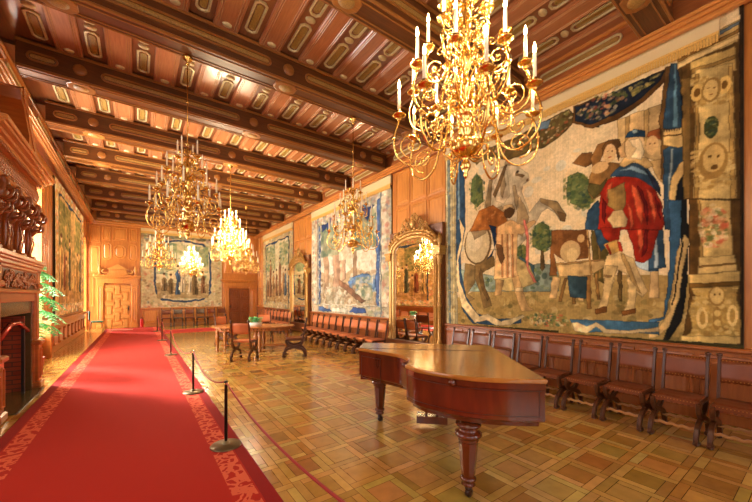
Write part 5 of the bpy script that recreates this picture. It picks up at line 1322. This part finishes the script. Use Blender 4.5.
for i in range(5):
    (x0,y0),(x1,y1)=posts[i],posts[i+1];n=20;sag=(.09,.17,.25,.22,.22)[i];b=MB()
    p=[(x0+(x1-x0)*k/n-x0,(y0+.05)+(y1-y0-.1)*k/n-y0,.69-sag*4*(k/n)*(1-k/n)) for k in range(n+1)]
    b.tube(p,.009,6);b.build('barrier_rope',M['ropered'],None,(x0,y0,.0145),label=rl[i],cat='rope',group='red barrier ropes')

# ------------------------------------------------------------------ norfolk pine in the window bay
pl=thing('norfolk_pine','tall potted conifer with drooping fan branches beside the fireplace','potted tree',(-1.82,10.0,0))
b=MB();b.lathe([(.13,0),(.17,.22),(.18,.3),(.19,.3),(.19,.33),(.16,.33),(.15,.3)],n=20);b.build('pot',M['pot'],pl)
b=MB();b.tube([(0,0,.28),(.01,.01,1.2),(0,0,2.35)],[.018,.014,.006],7);b.build('trunk',M['stem'],pl)
for ti,z in enumerate((1.05,1.32,1.62,1.92,2.18,2.34)):
    b=MB();L_=(.44,.5,.5,.46,.34,.16)[ti];nb=11
    for k in range(nb):
        a=2*PI*k/nb+ti*.5;c,s=math.cos(a),math.sin(a);pts=[V((c*L_*t,s*L_*t,z+.16*L_*2*t-.75*L_*t*t*1.1)) for t in[i/8 for i in range(9)]]
        b.tube(pts,[.008-.0007*i for i in range(9)],4)
        for i in range(1,9):
            for sg in(-1,1):
                d=(V((-s,c,0))*sg+V((c,s,0))*.55+V((0,0,-.35))).normalized();l=.17*(1.2-i/9)+.05;p=pts[i];m=p+d*l*.5;e_=p+d*l+V((0,0,-.02));t_=(pts[i]-pts[i-1]).normalized()*.034
                b.add([p-t_,p+t_,e_,p+V((0,0,.01)),m+V((0,0,-.012))],[(0,1,3),(0,3,2),(1,2,3),(0,2,4),(1,4,2)])
    b.build('branch_whorl',M['green' if ti%2 else 'dkgreen'],pl)

# teal chair far left
tc_=thing('office_chair','small teal upholstered chair with thin metal legs in the far left corner','chair',(-1.57,20.1,0),R(-80))
b=MB();b.box(-.22,.22,-.2,.22,.42,.48,.02);b.build('seat',M['teal'],tc_)
b=MB();b.box(-.2,.2,-.27,-.23,.55,.95,.02);b.build('backrest',M['teal'],tc_)
for sx in(-1,1):
    for sy in(-1,1):
        b=MB();b.tube([(sx*.19,sy*.18,.43),(sx*.23,sy*.24,0.012)],.011,6);b.build('leg',M['iron'],tc_)
    b=MB();b.tube([(sx*.17,-.18,.44),(sx*.18,-.26,.5),(sx*.18,-.26,.8)],.011,6);b.build('back_support',M['iron'],tc_)
# extinguisher
ex=thing('fire_extinguisher','red fire extinguisher standing by the far left door','fire extinguisher',(.16,21.25,0.0))
b=MB();b.lathe([(.07,0),(.075,.02),(.075,.38),(.06,.43),(.03,.46),(.025,.48)],n=16);b.build('cylinder',M['redpaint'],ex)
b=MB();b.box(-.02,.02,-.08,.04,.49,.52,.006);b.tube([(0,-.02,.47),(.08,-.04,.45),(.1,-.04,.3),(.09,-.03,.15)],.01,6);b.build('valve_and_hose',M['black'],ex)

# ------------------------------------------------------------------ light
def area(name,loc,rot,sx,sy,e,c,spread=180):
    l=bpy.data.lights.new(name,'AREA');l.shape='RECTANGLE';l.size=sx;l.size_y=sy;l.energy=e;l.color=c;l.spread=R(spread)
    o=bpy.data.objects.new(name,l);col.objects.link(o);o.location=loc;o.rotation_euler=rot;return o
DAY=(1,.93,.83)
for nm,a,e in(('daylight_bay',W1,E1),('daylight_arch',W2,E2),('side_fill',W3,E3),('side_fill',W4,E3)):  # side lamps are added fill, shining through the made-up side windows
    area(nm,(XL-T-.05,(a[0]+a[1])/2,(a[2]+a[3])/2),(0,R(-90),0),a[3]-a[2],a[1]-a[0],e,DAY)
for a,b_ in NW:area('near_fill',((a+b_)/2,YN-.45,2.85),(R(90),0,0),b_-a,4.1,E4,DAY)  # fill lamps behind the added windows of the near wall
s=bpy.data.lights.new('sun','SUN');s.energy=SUN;s.angle=R(9);s.color=(1,.93,.86);so=bpy.data.objects.new('sun',s);col.objects.link(so)
so.rotation_euler=V((.50,-.60,-.62)).to_track_quat('-Z','Y').to_euler()
wd=bpy.data.worlds.new('sky');scn.world=wd;wd.use_nodes=True;wd.node_tree.nodes['Background'].inputs[0].default_value=(.85,.92,1,1);wd.node_tree.nodes['Background'].inputs[1].default_value=2.0

# ------------------------------------------------------------------ camera
cd=bpy.data.cameras.new('camera');cam=bpy.data.objects.new('camera',cd);col.objects.link(cam)
cd.sensor_width=36;cd.lens=36*330/752;cam.location=(0,0,1.65);cam.rotation_euler=(R(90),0,-math.atan2(.5849,.8111))
cd.shift_y=45/752;cd.clip_start=.05;cd.clip_end=100
scn.camera=cam
scn.view_settings.view_transform='Standard';scn.view_settings.look='None';scn.view_settings.gamma=1;scn.view_settings.use_curve_mapping=False
scn.view_settings.exposure=EXPO
